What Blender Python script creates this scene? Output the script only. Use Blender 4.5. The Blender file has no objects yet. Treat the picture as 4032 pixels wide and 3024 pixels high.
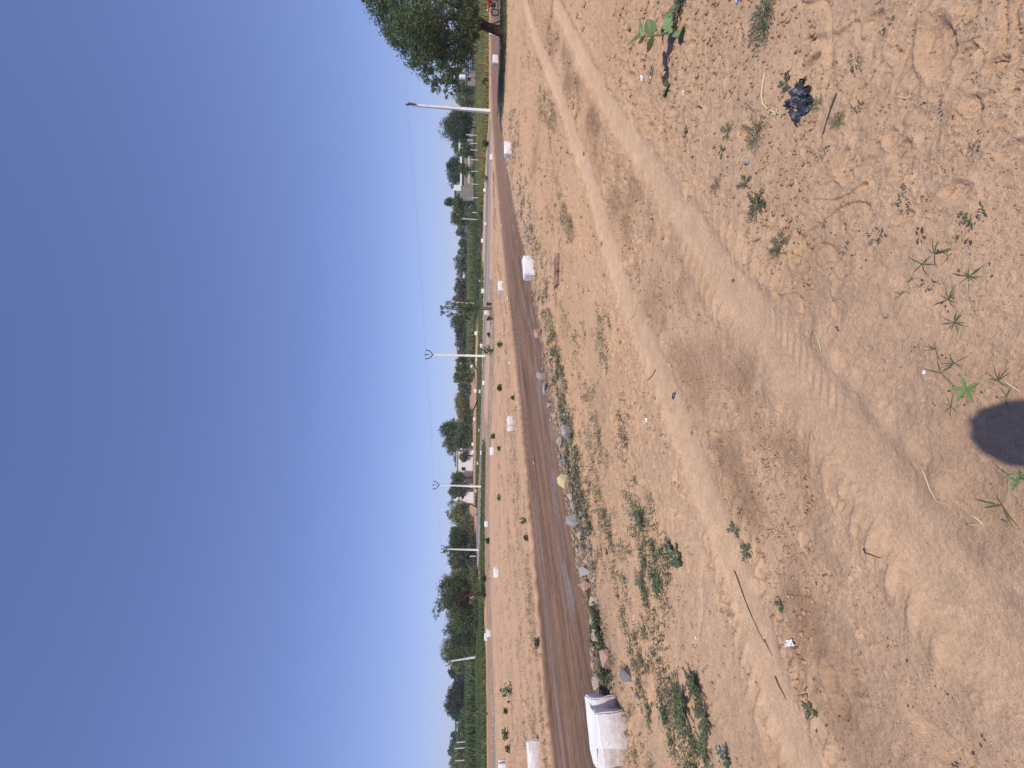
import bpy, bmesh, math, random
import numpy as np
from mathutils import Vector, Matrix

# ------------------------------------------------------------------ camera
FOC = 1680.0
CAMH = 1.6
PITCH = math.radians(5.47)
ROLL = math.radians(0.33)
cp, sp = math.cos(PITCH), math.sin(PITCH)
F_ = np.array([0, cp, -sp]); D_ = np.array([0, -sp, -cp]); R_ = np.array([1.0, 0, 0])
CX = math.cos(ROLL) * D_ + math.sin(ROLL) * R_
CY = -math.sin(ROLL) * D_ + math.cos(ROLL) * R_
CZ = -F_
scene = bpy.context.scene
COL = scene.collection
cam_d = bpy.data.cameras.new("camera")
cam_d.sensor_width = 36.0
cam_d.sensor_fit = 'HORIZONTAL'
cam_d.lens = 36.0 * FOC / 4032.0
cam_d.clip_start = 0.02
cam_d.clip_end = 6000.0
cam = bpy.data.objects.new("camera", cam_d)
COL.objects.link(cam)
cam.matrix_world = Matrix(((CX[0], CY[0], CZ[0], 0), (CX[1], CY[1], CZ[1], 0), (CX[2], CY[2], CZ[2], CAMH), (0, 0, 0, 1)))
scene.camera = cam

# ------------------------------------------------------------------ light
SUN_EL = math.radians(53.5)
SUN_AZ = math.radians(8.0)      # shadows fall straight ahead and this much to the left
w = bpy.data.worlds.new("World")
scene.world = w
w.use_nodes = True
nt = w.node_tree
for n in list(nt.nodes):
    nt.nodes.remove(n)
sky = nt.nodes.new('ShaderNodeTexSky')
sky.sky_type = 'NISHITA'
sky.sun_disc = False
sky.sun_elevation = SUN_EL
# direction towards the sun: behind the camera, slightly right
to_sun = Vector((math.sin(SUN_AZ) * math.cos(SUN_EL), -math.cos(SUN_AZ) * math.cos(SUN_EL), math.sin(SUN_EL)))
sky.sun_rotation = math.atan2(to_sun.x, to_sun.y)
sky.altitude = 300
sky.air_density = 1.0
sky.dust_density = 0.5
sky.ozone_density = 3.0
bg = nt.nodes.new('ShaderNodeBackground')
bg.inputs['Strength'].default_value = 0.145
wo = nt.nodes.new('ShaderNodeOutputWorld')
gm = nt.nodes.new('ShaderNodeGamma'); gm.inputs[1].default_value = 0.72
tint = nt.nodes.new('ShaderNodeVectorMath'); tint.operation = 'MULTIPLY'; tint.inputs[1].default_value = (0.95, 1.0, 1.50)
nt.links.new(sky.outputs[0], gm.inputs[0]); nt.links.new(gm.outputs[0], tint.inputs[0]); nt.links.new(tint.outputs[0], bg.inputs[0])
nt.links.new(bg.outputs[0], wo.inputs[0])
sd = bpy.data.lights.new("sun", 'SUN')
sd.energy = 4.1
sd.angle = math.radians(0.53)
sd.color = (1.0, 0.93, 0.82)
so = bpy.data.objects.new("sun", sd)
COL.objects.link(so)
so.rotation_euler = to_sun.to_track_quat('Z', 'Y').to_euler()
so.location = (0, -5, 20)
scene.view_settings.view_transform = 'Standard'
scene.view_settings.look = 'None'
scene.view_settings.exposure = 0.0
scene.view_settings.gamma = 1.0
scene.render.engine = 'CYCLES'
scene.cycles.max_bounces = 5
scene.cycles.transparent_max_bounces = 4

rng = np.random.default_rng(7)
random.seed(7)

# ------------------------------------------------------------------ noise + terrain functions
def _h(ix, iy, seed):
    ix = ix.astype(np.int64); iy = iy.astype(np.int64)
    n = (ix * 374761393 + iy * 668265263 + seed * 1274126177) & 0xffffffff
    n = ((n ^ (n >> 13)) * 1274126177) & 0xffffffff
    n = (n ^ (n >> 16)) & 0xffffffff
    return n / 4294967295.0
def vn(x, y, seed=0):
    xi = np.floor(x); yi = np.floor(y)
    fx = x - xi; fy = y - yi
    fx = fx * fx * fx * (fx * (fx * 6 - 15) + 10); fy = fy * fy * fy * (fy * (fy * 6 - 15) + 10)
    a = _h(xi, yi, seed); b = _h(xi + 1, yi, seed); c = _h(xi, yi + 1, seed); d = _h(xi + 1, yi + 1, seed)
    return ((a + (b - a) * fx) * (1 - fy) + (c + (d - c) * fx) * fy) * 2 - 1
def fbm(x, y, octv=4, seed=0, gain=0.5):
    s = 0; a = 1.0; t = 0
    for i in range(octv):
        s = s + a * vn(x * (2.03 ** i) + 17.3 * i, y * (2.03 ** i) - 9.1 * i, seed + i * 13)
        t += a; a *= gain
    return s / t
def sstep(e0, e1, x):
    t = np.clip((x - e0) / (e1 - e0), 0, 1)
    return t * t * (3 - 2 * t)
def ramp(y):
    y = np.asarray(y, float)
    t = np.clip(y - 42, 0, 170)
    return 0.0165 * (np.sqrt(t * t + 36) - 6)

def ray(px, py):
    return F_ + (px - 2016) / FOC * CX + (1512 - py) / FOC * CY
def G(px, py):
    "ground point seen at a pixel of the photograph (mean ground, no bumps)"
    r = ray(px, py)
    lo, hi = 0.3, 420.0
    for _ in range(50):
        m = 0.5 * (lo + hi)
        if CAMH + m * r[2] - float(ramp(m * r[1])) > 0:
            lo = m
        else:
            hi = m
    return np.array([lo * r[0], lo * r[1]])
def AT(px, py, y):
    "world point seen at a pixel, at forward distance y"
    r = ray(px, py)
    t = y / r[1]
    return np.array([t * r[0], y, CAMH + t * r[2]])
def PXY(x, y, z):
    dx = x; dy = y; dz = z - CAMH
    dep = dx * F_[0] + dy * F_[1] + dz * F_[2]
    dep = np.where(dep < 0.05, 0.05, dep)
    px = 2016 + FOC * (dx * CX[0] + dy * CX[1] + dz * CX[2]) / dep
    py = 1512 - FOC * (dx * CY[0] + dy * CY[1] + dz * CY[2]) / dep
    return px, py
def PS(y):
    return FOC / y     # photo pixels per metre at forward distance y (approx.)

def interp(pts, py):
    pts = sorted([(b, a) for a, b in pts])
    xs = np.array([p[0] for p in pts], float); ys = np.array([p[1] for p in pts], float)
    return np.interp(py, xs, ys)

ROAD_NEAR = [(2440, 3300), (2405, 3024), (2370, 2753), (2288, 2279), (2188, 1695), (2087, 1094), (2014, 766), (1988, 602), (1972, 450), (1966, 250), (1964, 0), (1964, -900)]
ROAD_FAR = [(2190, 3300), (2169, 3008), (2133, 2643), (2078, 2005), (2047, 1641), (2010, 1276), (1988, 1094), (1962, 820), (1947, 650), (1936, 480), (1931, 300), (1930, 0), (1930, -900)]
GREY_NEAR = [(1934, 480), (1932, 700), (1925, 1100), (1912, 1400), (1904, 1700), (1896, 2000), (1884, 2270), (1870, 2335)]
GREY_FAR = [(1927, 480), (1917, 640), (1909, 1000), (1903, 1300), (1896, 1600), (1888, 1900), (1876, 2100), (1866, 2250), (1866, 2335)]
RED_NEAR = [(1905, 1560), (1915, 1780), (1919, 2000), (1926, 2400), (1933, 2800), (1937, 3024), (1940, 3300)]
RED_FAR = [(1904, 1560), (1905, 1800), (1911, 2080), (1915, 2400), (1919, 2800), (1921, 3024), (1923, 3300)]
LANE1 = [(2066, 0), (2100, 120), (2187, 328), (2297, 638), (2370, 875), (2452, 1130), (2552, 1349), (2643, 1586), (2734, 1823), (2816, 2042), (2917, 2333), (3008, 2589), (3099, 2844), (3172, 3024), (3300, 3400)]
LANE2 = [(2188, 0), (2240, 120), (2330, 290), (2425, 474), (2534, 620), (2643, 784), (2789, 984), (2917, 1167), (3099, 1385), (3281, 1640), (3463, 1878), (3645, 2151), (3830, 2406), (4000, 2640)]
def topoly(pts):
    return np.array([G(a, b) for a, b in pts])
L1 = topoly(LANE1); L2 = topoly(LANE2)
def pdist(x, y, poly):
    "distance to a polyline, signed side, and arc length"
    best = np.full(x.shape, 1e9); side = np.zeros(x.shape); arc = np.zeros(x.shape); acc = 0.0
    for i in range(len(poly) - 1):
        a = poly[i]; b = poly[i + 1]; d = b - a; L = np.hypot(*d)
        t = ((x - a[0]) * d[0] + (y - a[1]) * d[1]) / (L * L)
        tc = np.clip(t, 0, 1)
        dx = x - a[0] - tc * d[0]; dy = y - a[1] - tc * d[1]
        dd = np.hypot(dx, dy)
        m = dd < best
        best = np.where(m, dd, best)
        side = np.where(m, np.sign(d[0] * dy - d[1] * dx), side)
        arc = np.where(m, acc + tc * L, arc)
        acc += L
    return best, side, arc

def cells(x, y, size, seed, prob, rmin, rmax, aspect=0.45):
    "scattered dents: footprints, hoof marks. returns dent depth profile 0..1 and rim"
    dent = np.zeros(x.shape); rim = np.zeros(x.shape)
    cx = np.floor(x / size); cy = np.floor(y / size)
    for i in (-1, 0, 1):
        for j in (-1, 0, 1):
            ix = cx + i; iy = cy + j
            r0 = _h(ix, iy, seed); r1 = _h(ix, iy, seed + 1); r2 = _h(ix, iy, seed + 2); r3 = _h(ix, iy, seed + 3); r4 = _h(ix, iy, seed + 4)
            px = (ix + r1) * size; py = (iy + r2) * size
            an = r3 * 6.283
            ca = np.cos(an); sa = np.sin(an)
            u = (x - px) * ca + (y - py) * sa; v = -(x - px) * sa + (y - py) * ca
            R = rmin + (rmax - rmin) * r4
            q = np.sqrt((u / R) ** 2 + (v / (R * aspect)) ** 2)
            on = (r0 < prob)
            dent = np.maximum(dent, on * (1 - sstep(0.55, 1.0, q)))
            rim = np.maximum(rim, on * np.exp(-((q - 1.18) / 0.2) ** 2) * (0.5 + 0.5 * np.sin(an * 3 + np.arctan2(v, u))))
    return dent, rim

def fields(x, y):
    "masks shared by height and colour"
    z0 = ramp(y)
    px, py = PXY(x, y, z0)
    front = y > 0.4
    wob = fbm(x * 2.3, y * 2.3, 3, 91)
    off = np.clip(px - 1856, 4, 3000)
    # wobble is a few cm on the ground, turned into pixels
    wpx = wob * 0.05 * off * off / (CAMH * FOC) * 2
    rn = interp(ROAD_NEAR, py); rf = interp(ROAD_FAR, py)
    nd = (rn - px); fd = (px - rf)
    mpp = (CAMH * FOC) / (off * off)     # metres forward per pixel
    road_d = np.minimum(nd, fd) * mpp * 0.7 + wob * 0.05
    road = (road_d > 0) & front
    f = dict(px=px, py=py, road_d=np.where(front, road_d, -9), near_edge=(px - rn) * mpp * 0.7, mpp=mpp, wob=wob, off=off, front=front)
    f['road'] = road
    wp = (fbm(x * 5, y * 5, 3, 95) * 0.05 + 0.0) / np.maximum(mpp * 0.7, 1e-4)
    wp = np.clip(wp, -9, 9)
    f['road_px'] = np.where(front, np.minimum(nd, fd) + wp, -50)
    gn = interp(GREY_NEAR, py); gf = interp(GREY_FAR, py)
    gq = np.where((py > 470) & (py < 2335) & front, np.minimum(gn - px, px - gf), -50)
    f['grey_px'] = gq
    f['grey'] = (px < gn) & (px > gf) & (py > 470) & (py < 2335) & front & ~road
    dn = interp(RED_NEAR, py); df = interp(RED_FAR, py)
    f['red_px'] = np.where((py > 1560) & front, np.minimum(dn - px, px - df), -50)
    f['red'] = (px < dn) & (px > df) & (py > 1560) & front & ~road
    f['d1'], f['s1'], f['a1'] = pdist(x, y, L1)
    f['d2'], f['s2'], f['a2'] = pdist(x, y, L2)
    return f

def H(x, y, f=None):
    x = np.atleast_1d(np.asarray(x, float)); y = np.atleast_1d(np.asarray(y, float))
    if f is None:
        f = fields(x, y)
    r = np.hypot(x, y)
    near = 1 / (1 + (r / 40.0) ** 2)
    z = ramp(y)
    roadm = sstep(-0.03, 0.05, f['road_d'])
    d1, d2 = f['d1'], f['d2']
    lane = np.maximum(np.exp(-(d1 / 0.15) ** 4), np.exp(-(d2 / 0.13) ** 4))
    big = fbm(x * 0.7, y * 0.7, 3, 1) * 0.03
    mid = fbm(x * 3.1, y * 3.1, 4, 5) * 0.016
    ridg = (1 - np.abs(fbm(x * 7, y * 7, 3, 8)) * 3)
    fine = fbm(x * 16, y * 16, 4, 21, 0.66) * (0.009 + 0.010 * sstep(2.0, 5.5, r)) + np.clip(ridg, 0, 1) * 0.003
    rough = sstep(-0.15, 0.5, fbm(x * 0.9 + 7, y * 0.9, 3, 33))
    dent, rim = cells(x, y, 0.42, 50, 0.42, 0.06, 0.15)
    dent2, rim2 = cells(x, y, 0.15, 150, 0.5, 0.018, 0.05, 0.7)
    dent3, rim3 = cells(x, y, 0.06, 250, 0.5, 0.008, 0.02, 0.6)
    crk = 1 - np.abs(vn(x * 6.5 + 2 * vn(x * 3, y * 3, 77), y * 6.5, 78)); crk = sstep(0.86, 1.0, crk) * sstep(0.1, 0.45, fbm(x * 1.7, y * 1.7, 3, 79))
    off = (1 - lane) * (1 - roadm)
    z = z + big * (1 - roadm) + mid * (0.35 + 0.65 * off) * (1 - roadm * .8) + fine * (0.26 + off * (0.25 + 0.95 * rough)) 
    z = z - off * (dent * 0.024 - rim * 0.014 * (0.4 + rough)) - off * (dent2 - rim2 * .6) * (0.013 + 0.012 * sstep(2.5, 5, r)) * (0.25 + rough) - off * (dent3 * 0.006 - rim3 * 0.004) * (0.3 + rough) - off * crk * 0.016
    # wheel lanes: pressed bed, low banks, lug marks
    for d, a, s, wd in ((d1, f['a1'], f['s1'], 0.15), (d2, f['a2'], f['s2'], 0.13)):
        z = z - 0.014 * np.exp(-(d / wd) ** 4) + 0.009 * np.exp(-((d - wd * 1.45) / 0.06) ** 2) * (0.4 + 1.6 * fbm(x * 9, y * 9, 3, 61))
        tr = np.sin((a + np.abs(d * s - .01) * 0.9) * 2 * math.pi / 0.06) * np.exp(-(d / (wd * .9)) ** 6)
        z = z + 0.0035 * tr * sstep(-.25, .3, fbm(x * 1.1 + 5, y * 1.1, 3, 66))
        lug = np.clip(np.sin((a * 1.0 + d * 0.8 * s) * 2 * math.pi / 0.115), 0, 1)
        z = z + 0.017 * lug * np.exp(-((d - wd * 1.5) / (wd * .42)) ** 2) * sstep(-0.2, 0.4, fbm(x * 1.3, y * 1.3, 2, 71))
    # road bed: sunk a little below its near edge, streaked along its length
    ue = f['near_edge']
    z = z - 0.07 * roadm
    al = x * 0.69 + y * 0.72; ac = -x * 0.72 + y * 0.69
    z = z + roadm * (fbm(al * 0.8, ac * 7, 4, 81) * 0.010 + fbm(al * 9, ac * 16, 3, 85) * 0.005)
    bank = np.exp(-((ue - 0.16) / 0.14) ** 2) * (f['front'])
    z = z + bank * (0.04 + 0.06 * fbm(x * 6, y * 6, 3, 88)) * (r < 30)
    return z * 1.0

# ------------------------------------------------------------------ materials
def nmat(name):
    m = bpy.data.materials.new(name)
    m.use_nodes = True
    t = m.node_tree
    b = t.nodes['Principled BSDF']
    return m, t, b
def noise(t, scale, detail=4, rough=0.6, vec=None):
    n = t.nodes.new('ShaderNodeTexNoise')
    n.inputs['Scale'].default_value = scale
    n.inputs['Detail'].default_value = detail
    n.inputs['Roughness'].default_value = rough
    if vec is None:
        g = t.nodes.new('ShaderNodeTexCoord'); vec = g.outputs['Object']
    t.links.new(vec, n.inputs['Vector'])
    return n
def mrange(t, src, a, b, c, d):
    m = t.nodes.new('ShaderNodeMapRange')
    m.inputs[1].default_value = a; m.inputs[2].default_value = b; m.inputs[3].default_value = c; m.inputs[4].default_value = d
    t.links.new(src, m.inputs[0])
    return m
def mult(t, colsock, facsock):
    m = t.nodes.new('ShaderNodeVectorMath'); m.operation = 'SCALE'
    t.links.new(colsock, m.inputs[0]); t.links.new(facsock, m.inputs['Scale'])
    return m.outputs[0]
def bump(t, b, src, strength, dist):
    n = t.nodes.new('ShaderNodeBump')
    n.inputs['Strength'].default_value = strength; n.inputs['Distance'].default_value = dist
    t.links.new(src, n.inputs['Height']); t.links.new(n.outputs[0], b.inputs['Normal'])
    return n

def earth_mat(name, gloss=False):
    m, t, b = nmat(name)
    at = t.nodes.new('ShaderNodeAttribute'); at.attribute_name = 'Col'
    n1 = noise(t, 55, 5, 0.7); n2 = noise(t, 9, 4, 0.6); n3 = noise(t, 420, 2, 0.6)
    a = mrange(t, n1.outputs[0], 0.25, 0.75, 0.80, 1.18)
    c = mrange(t, n2.outputs[0], 0.3, 0.7, 0.90, 1.10)
    e = mrange(t, n3.outputs[0], 0.3, 0.7, 0.84, 1.16)
    o = mult(t, at.outputs['Color'], a.outputs[0]); o = mult(t, o, c.outputs[0]); o = mult(t, o, e.outputs[0])
    t.links.new(o, b.inputs['Base Color'])
    b.inputs['Roughness'].default_value = 0.95
    b.inputs['Specular IOR Level'].default_value = 0.15
    if gloss:
        al = t.nodes.new('ShaderNodeAttribute'); al.attribute_name = 'Gloss'
        r = mrange(t, al.outputs['Fac'], 0, 1, 0.95, 0.42)
        t.links.new(r.outputs[0], b.inputs['Roughness'])
        s = mrange(t, al.outputs['Fac'], 0, 1, 0.15, 0.6)
        t.links.new(s.outputs[0], b.inputs['Specular IOR Level'])
    add = t.nodes.new('ShaderNodeMath'); add.operation = 'MULTIPLY_ADD'; add.inputs[1].default_value = 0.35
    t.links.new(n3.outputs[0], add.inputs[0]); t.links.new(n1.outputs[0], add.inputs[2])
    bump(t, b, add.outputs[0], 0.85 if not gloss else 0.5, 0.014)
    return m
def attr_mat(name, rough=0.7, spec=0.3, trans=0.0, bumps=None, metallic=0.0):
    m, t, b = nmat(name)
    at = t.nodes.new('ShaderNodeAttribute'); at.attribute_name = 'Col'
    t.links.new(at.outputs['Color'], b.inputs['Base Color'])
    b.inputs['Roughness'].default_value = rough
    b.inputs['Specular IOR Level'].default_value = spec
    b.inputs['Metallic'].default_value = metallic
    if trans > 0:
        tr = t.nodes.new('ShaderNodeBsdfTranslucent')
        t.links.new(at.outputs['Color'], tr.inputs['Color'])
        mx = t.nodes.new('ShaderNodeMixShader'); mx.inputs[0].default_value = trans
        out = t.nodes['Material Output']
        t.links.new(b.outputs[0], mx.inputs[1]); t.links.new(tr.outputs[0], mx.inputs[2]); t.links.new(mx.outputs[0], out.inputs[0])
    if bumps:
        n = noise(t, bumps[0], 5, 0.65); bump(t, b, n.outputs[0], bumps[1], bumps[2])
    return m
def flat_mat(name, c1, c2, scale, rough=0.8, spec=0.3, bs=0.4, bd=0.01, metallic=0.0, lo=0.35, hi=0.65):
    m, t, b = nmat(name)
    n = noise(t, scale, 5, 0.65)
    r = t.nodes.new('ShaderNodeValToRGB')
    r.color_ramp.elements[0].position = lo; r.color_ramp.elements[1].position = hi
    r.color_ramp.elements[0].color = (*c1, 1); r.color_ramp.elements[1].color = (*c2, 1)
    t.links.new(n.outputs[0], r.inputs[0]); t.links.new(r.outputs[0], b.inputs['Base Color'])
    b.inputs['Roughness'].default_value = rough
    b.inputs['Specular IOR Level'].default_value = spec
    b.inputs['Metallic'].default_value = metallic
    n2 = noise(t, scale * 4, 4, 0.6); bump(t, b, n2.outputs[0], bs, bd)
    return m

M = {}
M['earth'] = earth_mat('sandy_earth')
M['road'] = earth_mat('packed_murram', gloss=True)
M['leaf'] = attr_mat('leaf', 0.55, 0.35, 0.28)
M['leafglossy'] = attr_mat('waxy_leaf', 0.42, 0.45, 0.22, (60, 0.25, 0.004))
M['dry'] = attr_mat('dry_stem', 0.85, 0.15, 0.0)
M['bark'] = flat_mat('dark_bark', (0.035, 0.026, 0.02), (0.085, 0.065, 0.05), 9, 0.95, 0.1, 0.9, 0.03)
M['barkgrey'] = flat_mat('grey_bark', (0.09, 0.075, 0.062), (0.2, 0.17, 0.14), 9, 0.95, 0.1, 0.9, 0.03)
M['stone'] = attr_mat('rough_stone', 0.9, 0.2, 0.0, (26, 0.9, 0.02))
M['pole'] = flat_mat('whitewashed_concrete', (0.6, 0.59, 0.56), (0.76, 0.75, 0.72), 3, 0.85, 0.2, 0.3, 0.01)
M['wash'] = flat_mat('fresh_whitewash', (0.72, 0.72, 0.70), (0.82, 0.82, 0.81), 6, 0.85, 0.2, 0.3, 0.01)
M['steel'] = flat_mat('dark_steel', (0.02, 0.02, 0.025), (0.06, 0.06, 0.06), 8, 0.6, 0.4, 0.1, 0.005, 0.4)
M['wire'] = flat_mat('aluminium_wire', (0.16, 0.17, 0.19), (0.25, 0.26, 0.28), 4, 0.5, 0.4, 0.1, 0.005, 0.3)
M['post'] = flat_mat('pale_post_stone', (0.5, 0.48, 0.43), (0.7, 0.68, 0.62), 5, 0.9, 0.2, 0.3, 0.01)
M['redpost'] = flat_mat('red_sandstone_post', (0.18, 0.09, 0.07), (0.34, 0.2, 0.15), 7, 0.9, 0.2, 0.5, 0.01)
M['wallwhite'] = flat_mat('lime_wall', (0.62, 0.59, 0.58), (0.75, 0.72, 0.70), 1.5, 0.9, 0.2, 0.3, 0.01)
M['walltan'] = flat_mat('brick_wall', (0.2, 0.16, 0.13), (0.33, 0.27, 0.22), 2.5, 0.9, 0.2, 0.5, 0.02)
M['wallgrey'] = flat_mat('cement_wall', (0.17, 0.17, 0.15), (0.28, 0.27, 0.25), 1.2, 0.9, 0.2, 0.4, 0.01)
M['void'] = flat_mat('dark_opening', (0.02, 0.02, 0.022), (0.04, 0.04, 0.04), 3, 0.6, 0.3, 0.1, 0.005)
M['panel'] = flat_mat('solar_glass', (0.012, 0.02, 0.05), (0.025, 0.035, 0.08), 2, 0.15, 0.6, 0.02, 0.001)
M['alu'] = flat_mat('panel_frame', (0.5, 0.5, 0.5), (0.62, 0.62, 0.62), 4, 0.5, 0.5, 0.1, 0.002)
M['tyre'] = flat_mat('tyre_rubber', (0.02, 0.02, 0.02), (0.04, 0.038, 0.036), 30, 0.85, 0.2, 0.4, 0.005)
M['chrome'] = flat_mat('worn_chrome', (0.5, 0.5, 0.5), (0.65, 0.65, 0.65), 12, 0.3, 0.5, 0.05, 0.002, 0.8)
M['redpaint'] = flat_mat('red_paint', (0.35, 0.01, 0.015), (0.5, 0.02, 0.025), 6, 0.25, 0.6, 0.02, 0.002)
M['blackpart'] = flat_mat('black_engine', (0.012, 0.012, 0.012), (0.05, 0.05, 0.05), 14, 0.5, 0.4, 0.2, 0.005)
M['plastic'] = flat_mat('black_polythene', (0.012, 0.014, 0.022), (0.05, 0.055, 0.075), 25, 0.28, 0.6, 0.5, 0.01)
M['paper'] = flat_mat('white_wrapper', (0.66, 0.66, 0.68), (0.82, 0.82, 0.82), 20, 0.6, 0.3, 0.3, 0.005)
M['teal'] = flat_mat('teal_wrapper', (0.02, 0.16, 0.15), (0.06, 0.32, 0.28), 30, 0.4, 0.4, 0.3, 0.005)
M['blue'] = flat_mat('pale_blue_wrapper', (0.25, 0.32, 0.6), (0.5, 0.55, 0.75), 60, 0.5, 0.4, 0.3, 0.005)
M['skin'] = flat_mat('skin', (0.3, 0.16, 0.1), (0.36, 0.2, 0.13), 20, 0.55, 0.4, 0.1, 0.003)
M['cloth'] = flat_mat('cotton_shirt', (0.2, 0.25, 0.34), (0.25, 0.3, 0.4), 30, 0.9, 0.1, 0.3, 0.004)
M['trouser'] = flat_mat('dark_trousers', (0.04, 0.04, 0.05), (0.06, 0.06, 0.07), 30, 0.9, 0.1, 0.3, 0.004)
M['hair'] = flat_mat('black_hair', (0.01, 0.009, 0.008), (0.03, 0.026, 0.022), 60, 0.6, 0.3, 0.6, 0.01)

# whitewashed marker block: mud stain rising from the foot
def block_mat(name, mud):
    m, t, b = nmat(name)
    tc = t.nodes.new('ShaderNodeTexCoord')
    sx = t.nodes.new('ShaderNodeSeparateXYZ'); t.links.new(tc.outputs['Object'], sx.inputs[0])
    n = noise(t, 16, 6, 0.7); n2 = noise(t, 60, 4, 0.7)
    ad = t.nodes.new('ShaderNodeMath'); ad.operation = 'MULTIPLY_ADD'; ad.inputs[1].default_value = -0.45
    t.links.new(n.outputs[0], ad.inputs[0]); t.links.new(sx.outputs['Z'], ad.inputs[2])
    r = mrange(t, ad.outputs[0], -0.24, 0.0, mud, 0.0)
    mx = t.nodes.new('ShaderNodeMix'); mx.data_type = 'RGBA'
    mx.inputs['A'].default_value = (0.80, 0.80, 0.80, 1); mx.inputs['B'].default_value = (0.42, 0.27, 0.2, 1)
    t.links.new(r.outputs[0], mx.inputs['Factor'])
    g = mrange(t, n2.outputs[0], 0.3, 0.7, 0.90, 1.03)
    o = mult(t, mx.outputs['Result'], g.outputs[0])
    t.links.new(o, b.inputs['Base Color'])
    b.inputs['Roughness'].default_value = 0.85; b.inputs['Specular IOR Level'].default_value = 0.2
    bump(t, b, n.outputs[0], 0.5, 0.02)
    return m
M['block'] = block_mat('whitewashed_block', 0.75)
M['blockclean'] = block_mat('clean_whitewash_block', 0.25)

# ------------------------------------------------------------------ object helpers
def tag(o, label=None, cat=None, group=None, kind=None):
    if label: o['label'] = label
    if cat: o['category'] = cat
    if group: o['group'] = group
    if kind: o['kind'] = kind
    return o
def empty(name, loc, label=None, cat=None, group=None, rz=0):
    o = bpy.data.objects.new(name, None)
    o.empty_display_size = 0.2
    COL.objects.link(o)
    o.location = Vector([float(v) for v in loc]); o.rotation_euler = (0, 0, rz)
    tag(o, label, cat, group)
    return o
def link_mesh(name, me, mat, parent=None, smooth=False):
    me.materials.append(mat)
    if smooth:
        me.polygons.foreach_set('use_smooth', np.ones(len(me.polygons), bool))
    o = bpy.data.objects.new(name, me)
    COL.objects.link(o)
    if parent is not None:
        o.parent = parent
    return o
def np_mesh(name, V, Fq, cols=None, extra=None):
    "V (n,3), Fq (m,k) same-size faces"
    me = bpy.data.meshes.new(name)
    V = np.ascontiguousarray(V, dtype=np.float32); Fq = np.ascontiguousarray(Fq, dtype=np.int32)
    k = Fq.shape[1]
    me.vertices.add(len(V)); me.vertices.foreach_set('co', V.ravel())
    me.loops.add(Fq.size); me.loops.foreach_set('vertex_index', Fq.ravel())
    me.polygons.add(len(Fq)); me.polygons.foreach_set('loop_start', np.arange(0, Fq.size, k, dtype=np.int32))
    me.update(calc_edges=True)
    if cols is not None:
        a = me.color_attributes.new('Col', 'FLOAT_COLOR', 'POINT')
        c = np.ones((len(V), 4), np.float32); c[:, :3] = cols
        a.data.foreach_set('color', c.ravel())
    if extra is not None:
        for nm, arr in extra.items():
            a = me.attributes.new(nm, 'FLOAT', 'POINT')
            a.data.foreach_set('value', np.ascontiguousarray(arr, dtype=np.float32))
    return me

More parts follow.
